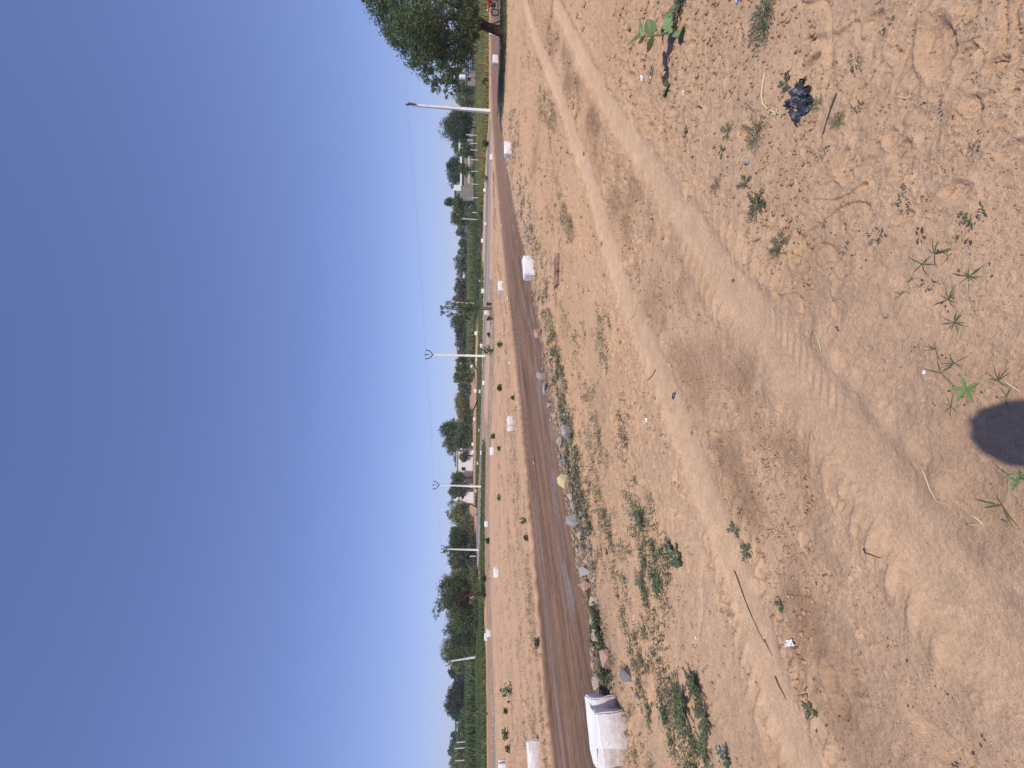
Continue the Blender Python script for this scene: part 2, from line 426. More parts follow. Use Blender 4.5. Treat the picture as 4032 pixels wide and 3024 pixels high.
class MB:
    "collects simple solids into one mesh"
    def __init__(s):
        s.bm = bmesh.new()
    def box(s, c, size, rz=0.0, rx=0.0, bev=0.0, ry=0.0):
        mt = Matrix.Translation(Vector([float(v) for v in c])) @ Matrix.Rotation(rz, 4, 'Z') @ Matrix.Rotation(ry, 4, 'Y') @ Matrix.Rotation(rx, 4, 'X') @ Matrix.Diagonal((size[0], size[1], size[2], 1))
        r = bmesh.ops.create_cube(s.bm, size=1.0, matrix=mt)
        if bev > 0:
            vs = r['verts']; es = set(e for v in vs for e in v.link_edges)
            bmesh.ops.bevel(s.bm, geom=list(es), offset=bev, segments=2, affect='EDGES')
        return s
    def tube(s, pts, radii, seg=7, cap=True):
        pts = [Vector([float(a) for a in p]) for p in pts]
        if not hasattr(radii, '__len__'): radii = [radii] * len(pts)
        rings = []
        up = Vector((0.13, 0.31, 0.94))
        for i, p in enumerate(pts):
            d = (pts[min(i + 1, len(pts) - 1)] - pts[max(i - 1, 0)])
            d = d.normalized() if d.length > 1e-9 else Vector((0, 0, 1))
            a = d.cross(up)
            if a.length < 0.05: a = d.cross(Vector((1, 0, 0)))
            a.normalize(); b = d.cross(a)
            rings.append([s.bm.verts.new(p + (a * math.cos(2 * math.pi * k / seg) + b * math.sin(2 * math.pi * k / seg)) * radii[i]) for k in range(seg)])
        for i in range(len(rings) - 1):
            for k in range(seg):
                s.bm.faces.new((rings[i][k], rings[i][(k + 1) % seg], rings[i + 1][(k + 1) % seg], rings[i + 1][k]))
        if cap:
            s.bm.faces.new(rings[0][::-1]); s.bm.faces.new(rings[-1])
        return s
    def prism(s, poly, y0, y1, mat=None):
        "poly in XZ, extruded along Y"
        a = [s.bm.verts.new((p[0], y0, p[1])) for p in poly]; b = [s.bm.verts.new((p[0], y1, p[1])) for p in poly]
        if mat is not None:
            for v in a + b: v.co = mat @ v.co
        n = len(poly)
        s.bm.faces.new(a); s.bm.faces.new(b[::-1])
        for i in range(n):
            s.bm.faces.new((a[i], b[i], b[(i + 1) % n], a[(i + 1) % n]))
        return s
    def torus(s, c, R, r, axis='y', n=28, m=8):
        vs = []
        for i in range(n):
            t = 2 * math.pi * i / n; row = []
            for j in range(m):
                p = 2 * math.pi * j / m
                rr = R + r * math.cos(p); zz = r * math.sin(p)
                row.append(s.bm.verts.new((c[0] + rr * math.cos(t), c[1] + zz, c[2] + rr * math.sin(t))))
            vs.append(row)
        for i in range(n):
            for j in range(m):
                s.bm.faces.new((vs[i][j], vs[(i + 1) % n][j], vs[(i + 1) % n][(j + 1) % m], vs[i][(j + 1) % m]))
        return s
    def ball(s, c, rad, sub=2):
        mt = Matrix.Translation(Vector([float(v) for v in c])) @ Matrix.Diagonal((rad[0], rad[1], rad[2], 1))
        bmesh.ops.create_icosphere(s.bm, subdivisions=sub, radius=1.0, matrix=mt)
        return s
    def build(s, name, mat, parent=None, smooth=False, jit=0.0, colfn=None):
        bmesh.ops.recalc_face_normals(s.bm, faces=s.bm.faces)
        if jit > 0:
            for v in s.bm.verts:
                v.co += Vector((random.uniform(-jit, jit), random.uniform(-jit, jit), random.uniform(-jit, jit)))
        me = bpy.data.meshes.new(name)
        s.bm.to_mesh(me); s.bm.free()
        if colfn is not None:
            n = len(me.vertices); co = np.zeros(n * 3, np.float32); me.vertices.foreach_get('co', co); co = co.reshape(-1, 3)
            a = me.color_attributes.new('Col', 'FLOAT_COLOR', 'POINT')
            c = np.ones((n, 4), np.float32); c[:, :3] = colfn(co); a.data.foreach_set('color', c.ravel())
        return link_mesh(name, me, mat, parent, smooth)

def blades(P, D, W, L, wd, cols, fold=0.0):
    "diamond leaves: base P, direction D (unit), width dir W (unit), length L, width wd -> V,F,C"
    n = len(P)
    L = np.broadcast_to(np.asarray(L, float), (n,))[:, None]; wd = np.broadcast_to(np.asarray(wd, float), (n,))[:, None]
    tip = P + D * L; mid = P + D * L * 0.48
    N = np.cross(D, W)
    a = mid + W * wd * 0.5 + N * fold * wd; b = mid - W * wd * 0.5 + N * fold * wd
    V = np.stack([P, a, tip, b], 1).reshape(-1, 3)
    Fq = np.arange(n * 4).reshape(n, 4)
    return V, Fq, np.repeat(cols, 4, 0)
def unit(v):
    return v / np.maximum(np.linalg.norm(v, axis=-1, keepdims=True), 1e-9)
def randdir(n, r):
    return unit(r.normal(size=(n, 3)))
def lcol(base, n, r, v=0.25, hv=0.12):
    k = 1 + r.uniform(-v, v, (n, 1))
    return np.clip(np.array(base)[None, :] * k * (1 + r.uniform(-hv, hv, (n, 3))), 0.003, 0.9)

# ------------------------------------------------------------------ GROUND: one grid, cut along the road edges into sheets
def build_ground():
    rs = [0.15, 0.3, 0.45, 0.6, 0.72]
    r = 0.8
    while r < 420:
        rs.append(r)
        r += min(r * 0.015, r * r / 2688.0 * 2.7, 3.0)
    rs += [450, 600, 900, 1500, 3000]
    rs = np.array(rs)
    fine = np.arange(-48.0, 48.001, 0.098)
    coarse = np.concatenate([np.arange(50, 180, 3.0), np.arange(180, 310, 3.0)])
    th = np.radians(np.concatenate([fine, coarse]))
    nr, ntt = len(rs), len(th)
    X = np.outer(rs, np.sin(th)); Y = np.outer(rs, np.cos(th))
    x = X.ravel(); y = Y.ravel()
    f = fields(x, y)
    z = H(x, y, f)
    far = np.hypot(x, y) > 440
    z = np.where(far, ramp(np.clip(y, -1e9, 1e9)) , z)
    V = np.stack([x, y, z], 1)
    # ---------- colour
    px, py, off = f['px'], f['py'], f['off']
    near = np.array([0.575, 0.382, 0.243]); orange = np.array([0.56, 0.355, 0.21]); damp = np.array([0.29, 0.176, 0.105]); pale = np.array([0.67, 0.448, 0.28])
    dirr = np.hypot(x, y)
    k = sstep(2.2, 7.0, dirr)[:, None]
    C = near * (1 - k) + orange * k
    tone = fbm(x * 0.8, y * 0.8, 4, 201)
    C = C * (1 + 0.10 * tone)[:, None]
    wo = fbm(x * 5, y * 5, 3, 207) * 0.035
    lane = np.maximum((1 - sstep(0.13, 0.2, f['d1'] + wo)), (1 - sstep(0.09, 0.15, f['d2'] + wo)) * (0.35 + 0.65 * sstep(1.3, 3.2, dirr)))[:, None]
    lane = lane * (0.8 + 0.35 * fbm(x * 6, y * 6, 3, 208))[:, None]
    C = C * (1 - lane) + (pale * (0.97 + 0.05 * tone)[:, None]) * lane
    # damp darker bands next to the wheel lanes (loose turned soil)
    sgn = -f['s1']
    n1 = fbm(x * 1.6, y * 1.6, 4, 211)
    b1 = np.exp(-((f['d1'] - 0.42) / 0.22) ** 2) * (px > interp(LANE1, py)) * sstep(-0.45, 0.35, n1) * (f['front'])
    b2 = np.exp(-((f['d2'] - 0.33) / 0.14) ** 2) * (px < interp(LANE2, py)) * sstep(-0.25, 0.4, fbm(x * 2, y * 2, 4, 215)) * (f['front'])
    b3 = sstep(0.25, 0.6, fbm(x * 0.55, y * 0.55, 3, 221)) * 0.35
    dd = np.clip(b1 * 0.75 + b2 * 0.62 + b3 * (1 - lane[:, 0]), 0, 0.85)[:, None]
    C = C * (1 - dd) + damp * (0.95 + 0.15 * n1)[:, None] * dd
    # stony grey/olive verge along the road's near edge
    ve = np.exp(-((f['near_edge'] - 0.28) / 0.25) ** 2) * sstep(-0.4, 0.3, fbm(x * 3, y * 3, 3, 231)) * f['front']
    C = C * (1 - 0.6 * ve[:, None]) + np.array([0.25, 0.205, 0.165]) * 0.6 * ve[:, None]
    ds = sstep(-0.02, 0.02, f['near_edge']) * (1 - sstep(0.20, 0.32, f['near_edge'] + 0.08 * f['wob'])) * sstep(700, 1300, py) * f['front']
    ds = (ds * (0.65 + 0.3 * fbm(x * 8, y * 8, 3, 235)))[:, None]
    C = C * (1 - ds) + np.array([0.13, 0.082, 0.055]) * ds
    # field beyond the road: streaky
    rf = interp(ROAD_FAR, py)
    beyond = (px < rf) & f['front']
    al = x * 0.69 + y * 0.72; ac = -x * 0.72 + y * 0.69
    st = fbm(al * 0.5, ac * 2.2, 4, 241)
    Cf = np.array([0.56, 0.35, 0.215]) * (1 + 0.12 * st)[:, None]
    olive = np.array([0.28, 0.235, 0.13])
    og = sstep(0.1, 0.5, fbm(al * 1.2, ac * 3.5, 4, 245))[:, None] * 0.35
    Cf = Cf * (1 - og) + olive * og
    C = np.where(beyond[:, None], Cf, C)
    # gravel shoulder beside the red track
    gA = (py > 1100) & (py < 1650) & (px > interp([(1926, 1100), (1928, 1400), (1920, 1650)], py)) & (px < interp([(1941, 1100), (1948, 1400), (1938, 1650)], py))
    gB = (py >= 1650) & (px > interp(RED_NEAR, py)) & (px < interp([(1937, 1650), (1926, 1950), (1931, 2300), (1946, 2700), (1953, 3024), (1958, 3300)], py))
    gr = (gA | gB) & f['front']
    Cg = np.array([0.27, 0.225, 0.18]) * (1 + 0.35 * fbm(x * 4, y * 4, 3, 251))[:, None]
    gk = (0.35 + 0.55 * sstep(-.3, .3, fbm(x * 1.1, y * 1.1, 3, 252)))[:, None]
    C = np.where(gr[:, None], Cg * gk + C * (1 - gk), C)
    # green ground far left and right, bare orange plot centre-left
    gl = interp([(1923, 0), (1924, 400), (1915, 560), (1904, 800), (1898, 1100), (1886, 1240), (1875, 1330), (1871, 1450), (1845, 1470), (1846, 2060), (1848, 2150)], py)
    green = ((px < gl) & (py < 2150)) & f['front']
    g2 = (px < interp([(1862, 2100), (1872, 2335), (1905, 2400), (1914, 2600), (1918, 3024)], py)) & (py > 2150) & f['front']
    bare = (px < interp([(1862, 2330), (1872, 2390), (1880, 2480), (1880, 2560), (1850, 2600)], py)) & (px > 1840) & (py > 2330) & (py < 2600)
    verge2 = (px < interp([(1912, 1750), (1908, 2000), (1914, 2300), (1918, 3024)], py)) & (py > 1750) & (px > interp(GREY_NEAR, np.clip(py, 0, 2300))) & f['front']
    gn = fbm(x * 0.25, y * 0.25, 4, 261)
    Cgreen = (np.array([0.115, 0.15, 0.05])[None, :] * (1 + 0.4 * gn)[:, None])
    C = np.where((green | (g2 & ~bare))[:, None], Cgreen, C)
    mixv = sstep(-0.3, 0.3, fbm(x * 0.6, y * 0.6, 3, 271))[:, None] * 0.6
    C = np.where((verge2 & ~g2)[:, None], C * (1 - mixv) + np.array([0.14, 0.16, 0.07]) * mixv, C)
    farplot = (px < 1900) & (py > 1460) & (py < 2160) & ~green & f['front']
    fm = sstep(0.0, 0.5, fbm(x * 0.35, y * 0.8, 4, 281))[:, None] * 0.55
    C = np.where(farplot[:, None], np.array([0.46, 0.27, 0.165]) * (1 - fm) + np.array([0.26, 0.19, 0.1]) * fm, C)
    C = np.where((bare & f['front'])[:, None], np.array([0.56, 0.31, 0.2])[None, :] * (1 + 0.15 * gn)[:, None], C)
    C = np.where((~f['front'] & (dirr > 60))[:, None], np.array([0.3, 0.24, 0.14])[None, :], C)
    # road colour
    rs_ = fbm(al * 0.35, ac * 3.2, 5, 301); rs2 = fbm(al * 1.1, ac * 12, 4, 305)
    Cr = np.array([0.19, 0.113, 0.072]) * (1 + 0.4 * rs_ + 0.45 * rs2)[:, None]
    rn = interp(ROAD_NEAR, py); rff = interp(ROAD_FAR, py)
    u = np.clip((rn - px) / np.maximum(rn - rff, 1), 0, 1)       # 0 near edge, 1 far edge
    wear = np.exp(-((u - 0.33) / 0.17) ** 2) * sstep(0.08, 0.3, fbm(al * 1.1, ac * 3.6, 4, 311, .55)) * (0.35 + 0.65 * sstep(-.2, .3, rs2)) + 0.5 * np.exp(-((u - 0.9) / 0.09) ** 2) * sstep(-0.1, 0.3, fbm(al * .4, ac * 6, 4, 312))
    wear = np.clip(wear, 0, 1) * (dirr < 40)
    Cr = Cr * (1 - 0.75 * wear[:, None]) + np.array([0.26, 0.205, 0.185]) * 0.75 * wear[:, None]
    rfar = sstep(14, 26, dirr)[:, None]
    Cr = Cr * (1 - 0.5 * rfar) + np.array([0.30, 0.18, 0.12]) * 0.5 * rfar
    # grey road: pale wheel line
    gm = interp(GREY_NEAR, py); gf_ = interp(GREY_FAR, py)
    ug = np.clip((gm - px) / np.maximum(gm - gf_, 1), 0, 1)
    Cgy = np.array([0.235, 0.205, 0.19])[None, :] * (1 + 0.15 * gn)[:, None]
    pl = np.exp(-((ug - 0.32) / 0.16) ** 2)[:, None]
    Cgy = Cgy * (1 - pl * .7) + np.array([0.42, 0.36, 0.31]) * pl * .7
    Crd = np.array([0.40, 0.215, 0.135])[None, :] * (1 + 0.18 * fbm(al * .3, ac * 3, 3, 321))[:, None]
    gloss = wear
    def soft(d, w_): return np.clip(0.5 + d / w_, 0, 1)[:, None]
    m = soft(f['grey_px'], 2.4); C = C * (1 - m) + Cgy * m
    m = soft(f['red_px'], 2.4); C = C * (1 - m) + Crd * m
    m = soft(f['road_px'], 5.0); C = C * (1 - m) + Cr * m
    # ---------- faces and zones
    i = np.arange(nr - 1)[:, None]; j = np.arange(ntt)[None, :]
    jn = (j + 1) % ntt
    a = i * ntt + j; b = i * ntt + jn; c = (i + 1) * ntt + jn; d = (i + 1) * ntt + j
    Fq = np.stack([a, d, c, b], 2).reshape(-1, 4)
    def vote(m): return m[Fq].sum(1) >= 2
    zone = np.zeros(len(Fq), int)
    zone[vote(f['grey'])] = 2
    zone[vote(f['red'])] = 3
    zone[vote(f['road'])] = 1
    specs = [(0, 'ground', 'earth', C, None), (1, 'dirt_road', 'road', C, gloss), (2, 'grey_road', 'road', C, gloss * 0), (3, 'red_track', 'road', C, gloss * 0)]
    for zi, nm, mt, cc, gl_ in specs:
        ff = Fq[zone == zi]
        if zi == 0:
            # inner disc below the camera
            pass
        uq, inv = np.unique(ff.ravel(), return_inverse=True)
        me = np_mesh(nm, V[uq], inv.reshape(-1, 4), np.clip(cc[uq], 0.01, 0.9), {'Gloss': gl_[uq]} if gl_ is not None else None)
        o = link_mesh(nm, me, M[mt], None, True)
        o['kind'] = 'structure'
build_ground()

def gz(x, y):
    return float(H(x, y)[0])
def GP(px, py):
    g = G(px, py)
    return np.array([g[0], g[1], gz(g[0], g[1])])

# ------------------------------------------------------------------ marker blocks
def sub_box(mb, x0, x1, y0, y1, z0, z1, bev, n=4):
    b = bmesh.new()
    bmesh.ops.create_cube(b, size=1.0, matrix=Matrix.Translation(((x0 + x1) / 2, (y0 + y1) / 2, (z0 + z1) / 2)) @ Matrix.Diagonal((x1 - x0, y1 - y0, z1 - z0, 1)))
    bmesh.ops.bevel(b, geom=list(b.edges), offset=bev, segments=2, affect='EDGES')
    bmesh.ops.subdivide_edges(b, edges=[e for e in b.edges if e.calc_length() > 0.08], cuts=n, use_grid_fill=True)
    me = bpy.data.meshes.new('t'); b.to_mesh(me); b.free(); mb.bm.from_mesh(me); bpy.data.meshes.remove(me)
BLOCKYAW = math.radians(36)
def block(px, py, label, w_=0.55, d=0.26, h=0.27, yaw=None, wings=True, seed=0, mat='blockclean', cat='marker block', group='white marker blocks on the plots'):
    p = GP(px, py)
    yaw = BLOCKYAW if yaw is None else yaw
    mb = MB(); r = random.Random(seed)
    if wings:
        xl = -w_ / 2 + w_ * 0.33; xr = w_ / 2 - w_ * 0.17; ym = d * 0.55
        poly = [(-w_ / 2, ym), (xl, ym), (xl, 0), (xr, 0), (xr, ym), (w_ / 2, ym), (w_ / 2, d), (-w_ / 2, d)]
        lo = [mb.bm.verts.new((p_[0], p_[1], -.08)) for p_ in poly]; hi = [mb.bm.verts.new((p_[0], p_[1], h)) for p_ in poly]
        mb.bm.faces.new(lo[::-1]); mb.bm.faces.new(hi)
        for i_ in range(8): mb.bm.faces.new((lo[i_], lo[(i_ + 1) % 8], hi[(i_ + 1) % 8], hi[i_]))
        bmesh.ops.bevel(mb.bm, geom=list(mb.bm.edges), offset=0.014, segments=2, affect='EDGES')
        bmesh.ops.triangulate(mb.bm, faces=mb.bm.faces)
        bmesh.ops.subdivide_edges(mb.bm, edges=[e for e in mb.bm.edges if e.calc_length() > 0.06], cuts=4, use_grid_fill=True)
    else:
        sub_box(mb, -w_ / 2, w_ / 2, 0, d, -0.08, h, 0.02)
    sx = seed * 7.7
    for v in mb.bm.verts:
        n = fbm(np.array([v.co.x * 7 + sx]), np.array([(v.co.z + v.co.y) * 7]), 3, 400)[0]
        k = 0.02 if wings else 0.03
        v.co += Vector((n * k, n * k * 0.8, fbm(np.array([v.co.x * 5 + sx]), np.array([v.co.y * 5]), 2, 410)[0] * 0.016))
    o = mb.build('marker_block', M[mat], None)
    o.location = (p[0], p[1], p[2]); o.rotation_euler = (0, 0, yaw)
    tag(o, label, cat, group)
    return o

B_BIG = [
    # px, py, label, w, h, wings, mat, yaw
    (2470, 2893, 'largest white plastered block with mud-stained face, on the near road edge', 0.60, 0.30, True, 'block', 30),
    (2100, 1042, 'white cloth-like ragged-edged block on the near road edge beside the flat brown slab', 0.62, 0.27, False, 'blockclean', 24),
    (2012, 581, 'two-faced white block on the near road edge, just before the road bends right', 0.62, 0.26, False, 'blockclean', 12),
    (1957, 231, 'square white block on the roadside between the tall pole and the big leaning tree', 0.60, 0.36, False, 'blockclean', 5),
    (2130, 2995, 'long low white block with a grey front, on the far edge of the brown road', 0.72, 0.27, False, 'block', 36),
    (2024, 1662, 'low white block half eroded at one end, in the sand just beyond the brown road', 0.60, 0.23, True, 'block', 20),
    (1980, 1124, 'low white block with a small green weed at its end, beyond the brown road', 0.56, 0.24, False, 'blockclean', 20),
    (1943, 1776, 'white block in the sand strip at the gravel edge, facing the white farmhouse', 0.55, 0.29, False, 'blockclean', 20),
    (1962, 2252, 'white block with dark notched corner, alone in the open sand strip', 0.56, 0.27, True, 'blockclean', 30),
    (1931, 2491, 'nearer of two overlapping white blocks beside the red track', 0.55, 0.31, True, 'blockclean', 30),
    (1918, 2508, 'farther of the two overlapping white blocks, on the grass behind the red track', 0.60, 0.24, False, 'blockclean', 30),
    (1990, 3030, 'white block with a dark end, cut off by the photo edge beside the gravel', 0.60, 0.29, True, 'blockclean', 30),
    (1921, 2064, 'square white block standing on the red track between the second and third poles', 0.52, 0.29, False, 'blockclean', 20),
    (1938, 617, 'rough white lump where the grey road leaves the brown road', 0.55, 0.2, False, 'blockclean', 10),
    (1932, 117, 'flat white block seen behind the trunk of the big leaning tree', 0.9, 0.2, False, 'blockclean', 5),
]
for i, (a, b, lab, w_, h_, wg, mt, yw) in enumerate(B_BIG):
    block(a, b, lab, w_, 0.28 if i else 0.42, h_, math.radians(yw), wg, i + 1, mt)
B_SMALL = [
    (1912, 748, 9, 'tiny white block at the grey road below the white water tank'),
    (1915, 880, 8, 'small white block on the grey road edge beside the dry brushwood'),
    (1904, 947, 10, 'small white block with a dark spot among grey brushwood'),
    (1895, 1102, 8, 'small white block in the green scrub right of the slender roadside tree'),
    (1907, 1145, 12, 'white block between the grey road and the scrub, just right of the slender tree'),
    (1919, 1230, 12, 'white block at the foot of the slender roadside tree'),
    (1878, 1312, 10, 'rounded white block where the light path leaves the brushwood line'),
    (1900, 1361, 10, 'white block just right of the second tall pole beyond the grey road'),
    (1880, 1416, 7, 'small white block just left of the second tall pole'),
    (1860, 1441, 8, 'rounded white block beside the dark tree trunk on the light path'),
    (1853, 1480, 7, 'small white block at the near corner of the bare orange plot'),
    (1909, 1507, 10, 'narrow white block lying on the grey road edge left of the second pole'),
    (1876, 1539, 9, 'upper of a pair of small white blocks in the orange plot'),
    (1895, 1541, 9, 'lower of a pair of small white blocks beside the grey road'),
    (1871, 1650, 8, 'small white block in the orange plot left of the spreading tree'),
    (1891, 1693, 8, 'white block on the grassy verge below the tallest far tree'),
    (1865, 1749, 8, 'right one of two tiny white blocks in front of the farmhouse'),
    (1865, 1779, 8, 'left one of two tiny white blocks in front of the farmhouse'),
    (1901, 1783, 10, 'white block on the grey road edge in front of the farmhouse'),
    (1886, 1823, 8, 'white block on the verge below the farmhouse windows'),
    (1880, 1933, 8, 'white block on the verge just left of the third tall pole'),
    (1878, 2030, 8, 'white block beside the trunk of the round crowned tree'),
    (1868, 2152, 7, 'low white block right of the fourth tall pole'),
    (1877, 2378, 8, 'rounded white block behind the grove tree on bare earth'),
]
for i, (a, b, hp, lab) in enumerate(B_SMALL):
    y = G(a, b)[1]
    h_ = max(0.2, hp / PS(y)); block(a, b, lab, h_ * 1.55, 0.2, h_, math.radians(12), False, 60 + i)

# ------------------------------------------------------------------ electric poles
def pole(px, py, tpx, tpy, label, facing):
    g = GP(px, py); y = g[1]
    top = AT(tpx, tpy, y)
    root = empty('electric_pole', g, label, 'electric pole', 'concrete electric poles along the grey road')
    v = Vector(top) - Vector(g); Ht = v.length
    root.rotation_euler = Vector((0, 0, 1)).rotation_difference(v).to_euler()
    w0 = 0.115; w1 = 0.075
    shaft = Ht * 0.91
    def taper(z0, z1, a0, a1, d0, d1, nm, mat):
        mb = MB()
        vs = []
        for z, a, d in ((z0, a0, d0), (z1, a1, d1)):
            vs.append([mb.bm.verts.new((sx * a, sy * d, z)) for sx, sy in ((-1, -1), (1, -1), (1, 1), (-1, 1))])
        for k in range(4):
            mb.bm.faces.new((vs[0][k], vs[0][(k + 1) % 4], vs[1][(k + 1) % 4], vs[1][k]))
        mb.bm.faces.new(vs[0][::-1]); mb.bm.faces.new(vs[1])
        return mb.build(nm, mat, root)
    taper(-0.3, Ht * 0.34, w0 * 1.05, w0 * 0.98, w0 * 1.05, w0 * .95, 'painted_base', M['wash'])
    taper(Ht * 0.34, shaft, w0 * 0.96, w1, w0 * .92, w1, 'shaft', M['pole'])
    ca, sa = math.cos(facing), math.sin(facing)
    mb = MB()
    pts = [(-0.5, 0.42), (-0.40, 0.10), (-0.18, -0.10), (0, -0.15), (0.18, -0.10), (0.40, 0.10), (0.5, 0.42)]
    zb = shaft - 0.08
    mb.tube([(p * ca, p * sa - 0.14, zb + q) for p, q in pts], 0.05, 6)
    mb.tube([(0, -0.03, shaft - 0.25), (0, -0.03, Ht * 0.985)], 0.035, 6)
    mb.build('cross_arm', M['steel'], root)
    for p, q in ((-0.5, 0.46), (0.5, 0.46)):
        MB().tube([(p * ca, p * sa - 0.14, zb + q - 0.05), (p * ca, p * sa - 0.14, zb + q), (p * ca, p * sa - 0.14, zb + q + 0.06), (p * ca, p * sa - 0.14, zb + q + 0.14)], [0.045, 0.085, 0.06, 0.03], 8).build('insulator', M['steel'], root)
    MB().tube([(0, -0.03, Ht * 0.965), (0, -0.03, Ht * 0.98), (0, -0.03, Ht)], [0.05, 0.085, 0.04], 8).build('insulator', M['steel'], root)
    q = Vector((0, 0, 1)).rotation_difference(v)
    return [Vector(g) + q @ Vector((-0.5 * ca, -0.5 * sa - 0.14, zb + 0.6)), Vector(g) + q @ Vector((0, 0, Ht)), Vector(g) + q @ Vector((0.5 * ca, 0.5 * sa - 0.14, zb + 0.6))]
T1 = pole(1930, 438, 1597, 412, 'tallest white pole, by the bend in the brown road, leaning slightly right', math.radians(50))
T2 = pole(1910, 1402, 1672, 1396, 'second white pole, in the middle of the view behind a green bush', math.radians(12))
T3 = pole(1893, 1915, 1703, 1909, 'third white pole, standing in front of the far farmhouse', math.radians(12))
T4 = pole(1885, 2165, 1737, 2161, 'fourth white pole, in front of the dark acacia grove', math.radians(10))
T5 = pole(1879, 2586, 1755, 2606, 'smallest distant pole, leaning, rising out of the left grove', math.radians(10))
def wire(A, B, sag, lab, grp):
    mb = MB(); pts = []
    for k in range(17):
        t = k / 16; p = A.lerp(B, t); p.z -= sag * 4 * t * (1 - t); pts.append(p)
    mb.tube(pts, 0.0025, 4)
    o = mb.build('power_line', M['wire'])
    return tag(o, lab, 'wire', grp)
T0 = [Vector((45 + k * 0.3, 38, 8)) for k in range(3)]
for n, (A, B) in enumerate(((T0, T1), (T1, T2), (T2, T3), (T3, T4), (T4, T5))):
    nm = ['running right from the tallest pole', 'between the tallest and the second pole', 'between the second and third poles', 'between the third and fourth poles', 'from the fourth pole to the smallest distant pole'][n]
    for k, side in enumerate(('right-hand', 'top', 'left-hand')):
        wire(A[2 - k], B[2 - k], 0.2, 'thin %s power line %s' % (side, nm), 'power lines')

# ------------------------------------------------------------------ trees
def crown_mesh(lobes, leaf, dens, col, seed, droop=0.2, stretch=1.0, twig=True):
    r = np.random.default_rng(seed)
    Vs, Fs, Cs = [], [], []; nv = 0
    for (c, R, cnt) in lobes:
        n = int(cnt)
        # leaf clumps: sub-centres on the lobe shell so that gaps stay between them
        k = max(4, n // 22)
        sc = randdir(k, r) * (r.uniform(0.45, 1.0, (k, 1)) ** 0.6) * np.array(R)
        idx = r.integers(0, k, n)
        P = np.array(c) + sc[idx] + r.normal(size=(n, 3)) * np.array(R) * 0.17
        D = unit(unit(P - np.array(c)) * 0.6 + randdir(n, r) + np.array([0, 0, -droop]))
        W = unit(np.cross(D, randdir(n, r)))
        tint = (1 + r.uniform(-0.28, 0.28, k))[idx][:, None]
        cc = lcol(col, n, r, 0.25, 0.12) * tint
        V, Fq, Cc = blades(P, D, W, leaf * r.uniform(0.7, 1.4, n), leaf * 0.55 * stretch * r.uniform(0.7, 1.3, n), cc)
        Vs.append(V); Fs.append(Fq + nv); Cs.append(Cc); nv += len(V)
    return np.concatenate(Vs), np.concatenate(Fs), np.clip(np.concatenate(Cs), 0.004, 0.9)

def add_crown(root, lobes, leaf, col, seed, **kw):
    V, Fq, Cc = crown_mesh(lobes, leaf, 1, col, seed, **kw)
    me = np_mesh('crown', V, Fq, Cc)
    return link_mesh('crown', me, M['leaf'], root)

def tree(base, y, cpy, hw, ptop, pbot, label, seed, col=(0.06, 0.085, 0.03), nlobe=12, leaves=2600, trunk=True, lean=0.0, name='acacia_tree', cat='tree', group='trees along the far side of the fields', leaf=None, bark='bark', shape=1.0, flat=0.0):
    """base=(px,py) trunk foot; y forward distance; crown spans py cpy+-hw and px ptop..pbot"""
    r = np.random.default_rng(seed)
    g = AT(base[0], base[1], y); gz_ = gz(g[0], y)
    g = np.array([g[0], y, min(gz_, g[2]) if abs(gz_ - g[2]) < 3 else gz_])
    root = empty(name, g, label, cat, group)
    s = 1 / PS(y)
    cc = AT((ptop + pbot) / 2, cpy, y) - g
    RX = hw * s; RZ = (pbot - ptop) / 2 * s; RY = RX * 0.8
    lobes = []
    for i in range(nlobe):
        t = r.uniform(0, 2 * math.pi); ph = math.acos(r.uniform(-0.75, 1.0))
        k = r.uniform(0.45, 0.78)
        lr = r.uniform(0.34, 0.52)
        c = cc + np.array([math.cos(t) * math.sin(ph) * RX * k, math.sin(t) * math.sin(ph) * RY * k, math.cos(ph) * RZ * k * shape - flat * RZ * 0.2])
        lobes.append((c, (RX * lr, RY * lr, RZ * lr * 1.05), leaves / nlobe))
    lobes.append((cc, (RX * 0.7, RY * 0.7, RZ * 0.7), leaves * r.choice([.12, .25, .4])))
    tv = r.uniform(.95, 1.6); col = (col[0] * tv * r.uniform(.95, 1.2), col[1] * tv, col[2] * tv * r.uniform(.85, 1.15))
    if pbot < 1848 and base[0] < 1860: lobes.append((cc + np.array([0, 0, -RZ * .9]), (RX * .8, RY * .6, RZ * .4), leaves * .35))
    if cpy not in (1792, 1880, 1925) and base[0] - pbot < 14 and base[0] < 1871 or base[0] in (1858, 1860, 1862, 1885):
        lobes.append((np.array([0, 0, cc[2] * .28]), (RX * .9, RY * .8, max(.5, cc[2] * .32)), leaves * .4))
    lf = leaf if leaf else max(0.12, 5.0 * s)
    add_crown(root, lobes, lf, col, seed)
    if trunk:
        mb = MB()
        bot = cc + np.array([0, 0, -RZ * 0.55])
        tr = max(0.1, 3.0 * s, RX * 0.05)
        mid = np.array([bot[0] * 0.5 + lean * s * 10, bot[1] * .5, bot[2] * 0.5])
        mb.tube([(0, 0, -0.4), (0, 0, 0.15), mid, bot, cc + np.array([0, 0, RZ * 0.1])], [tr * 1.35, tr, tr * 0.85, tr * 0.7, tr * 0.3], 8)
        for c, R, _ in lobes[:7]:
            mb.tube([bot, (bot + c) / 2 + np.array([0, 0, -0.1 * RZ]), c], [tr * 0.5, tr * 0.35, tr * 0.12], 5)
        mb.build('trunk', M[bark], root, True)
    return root

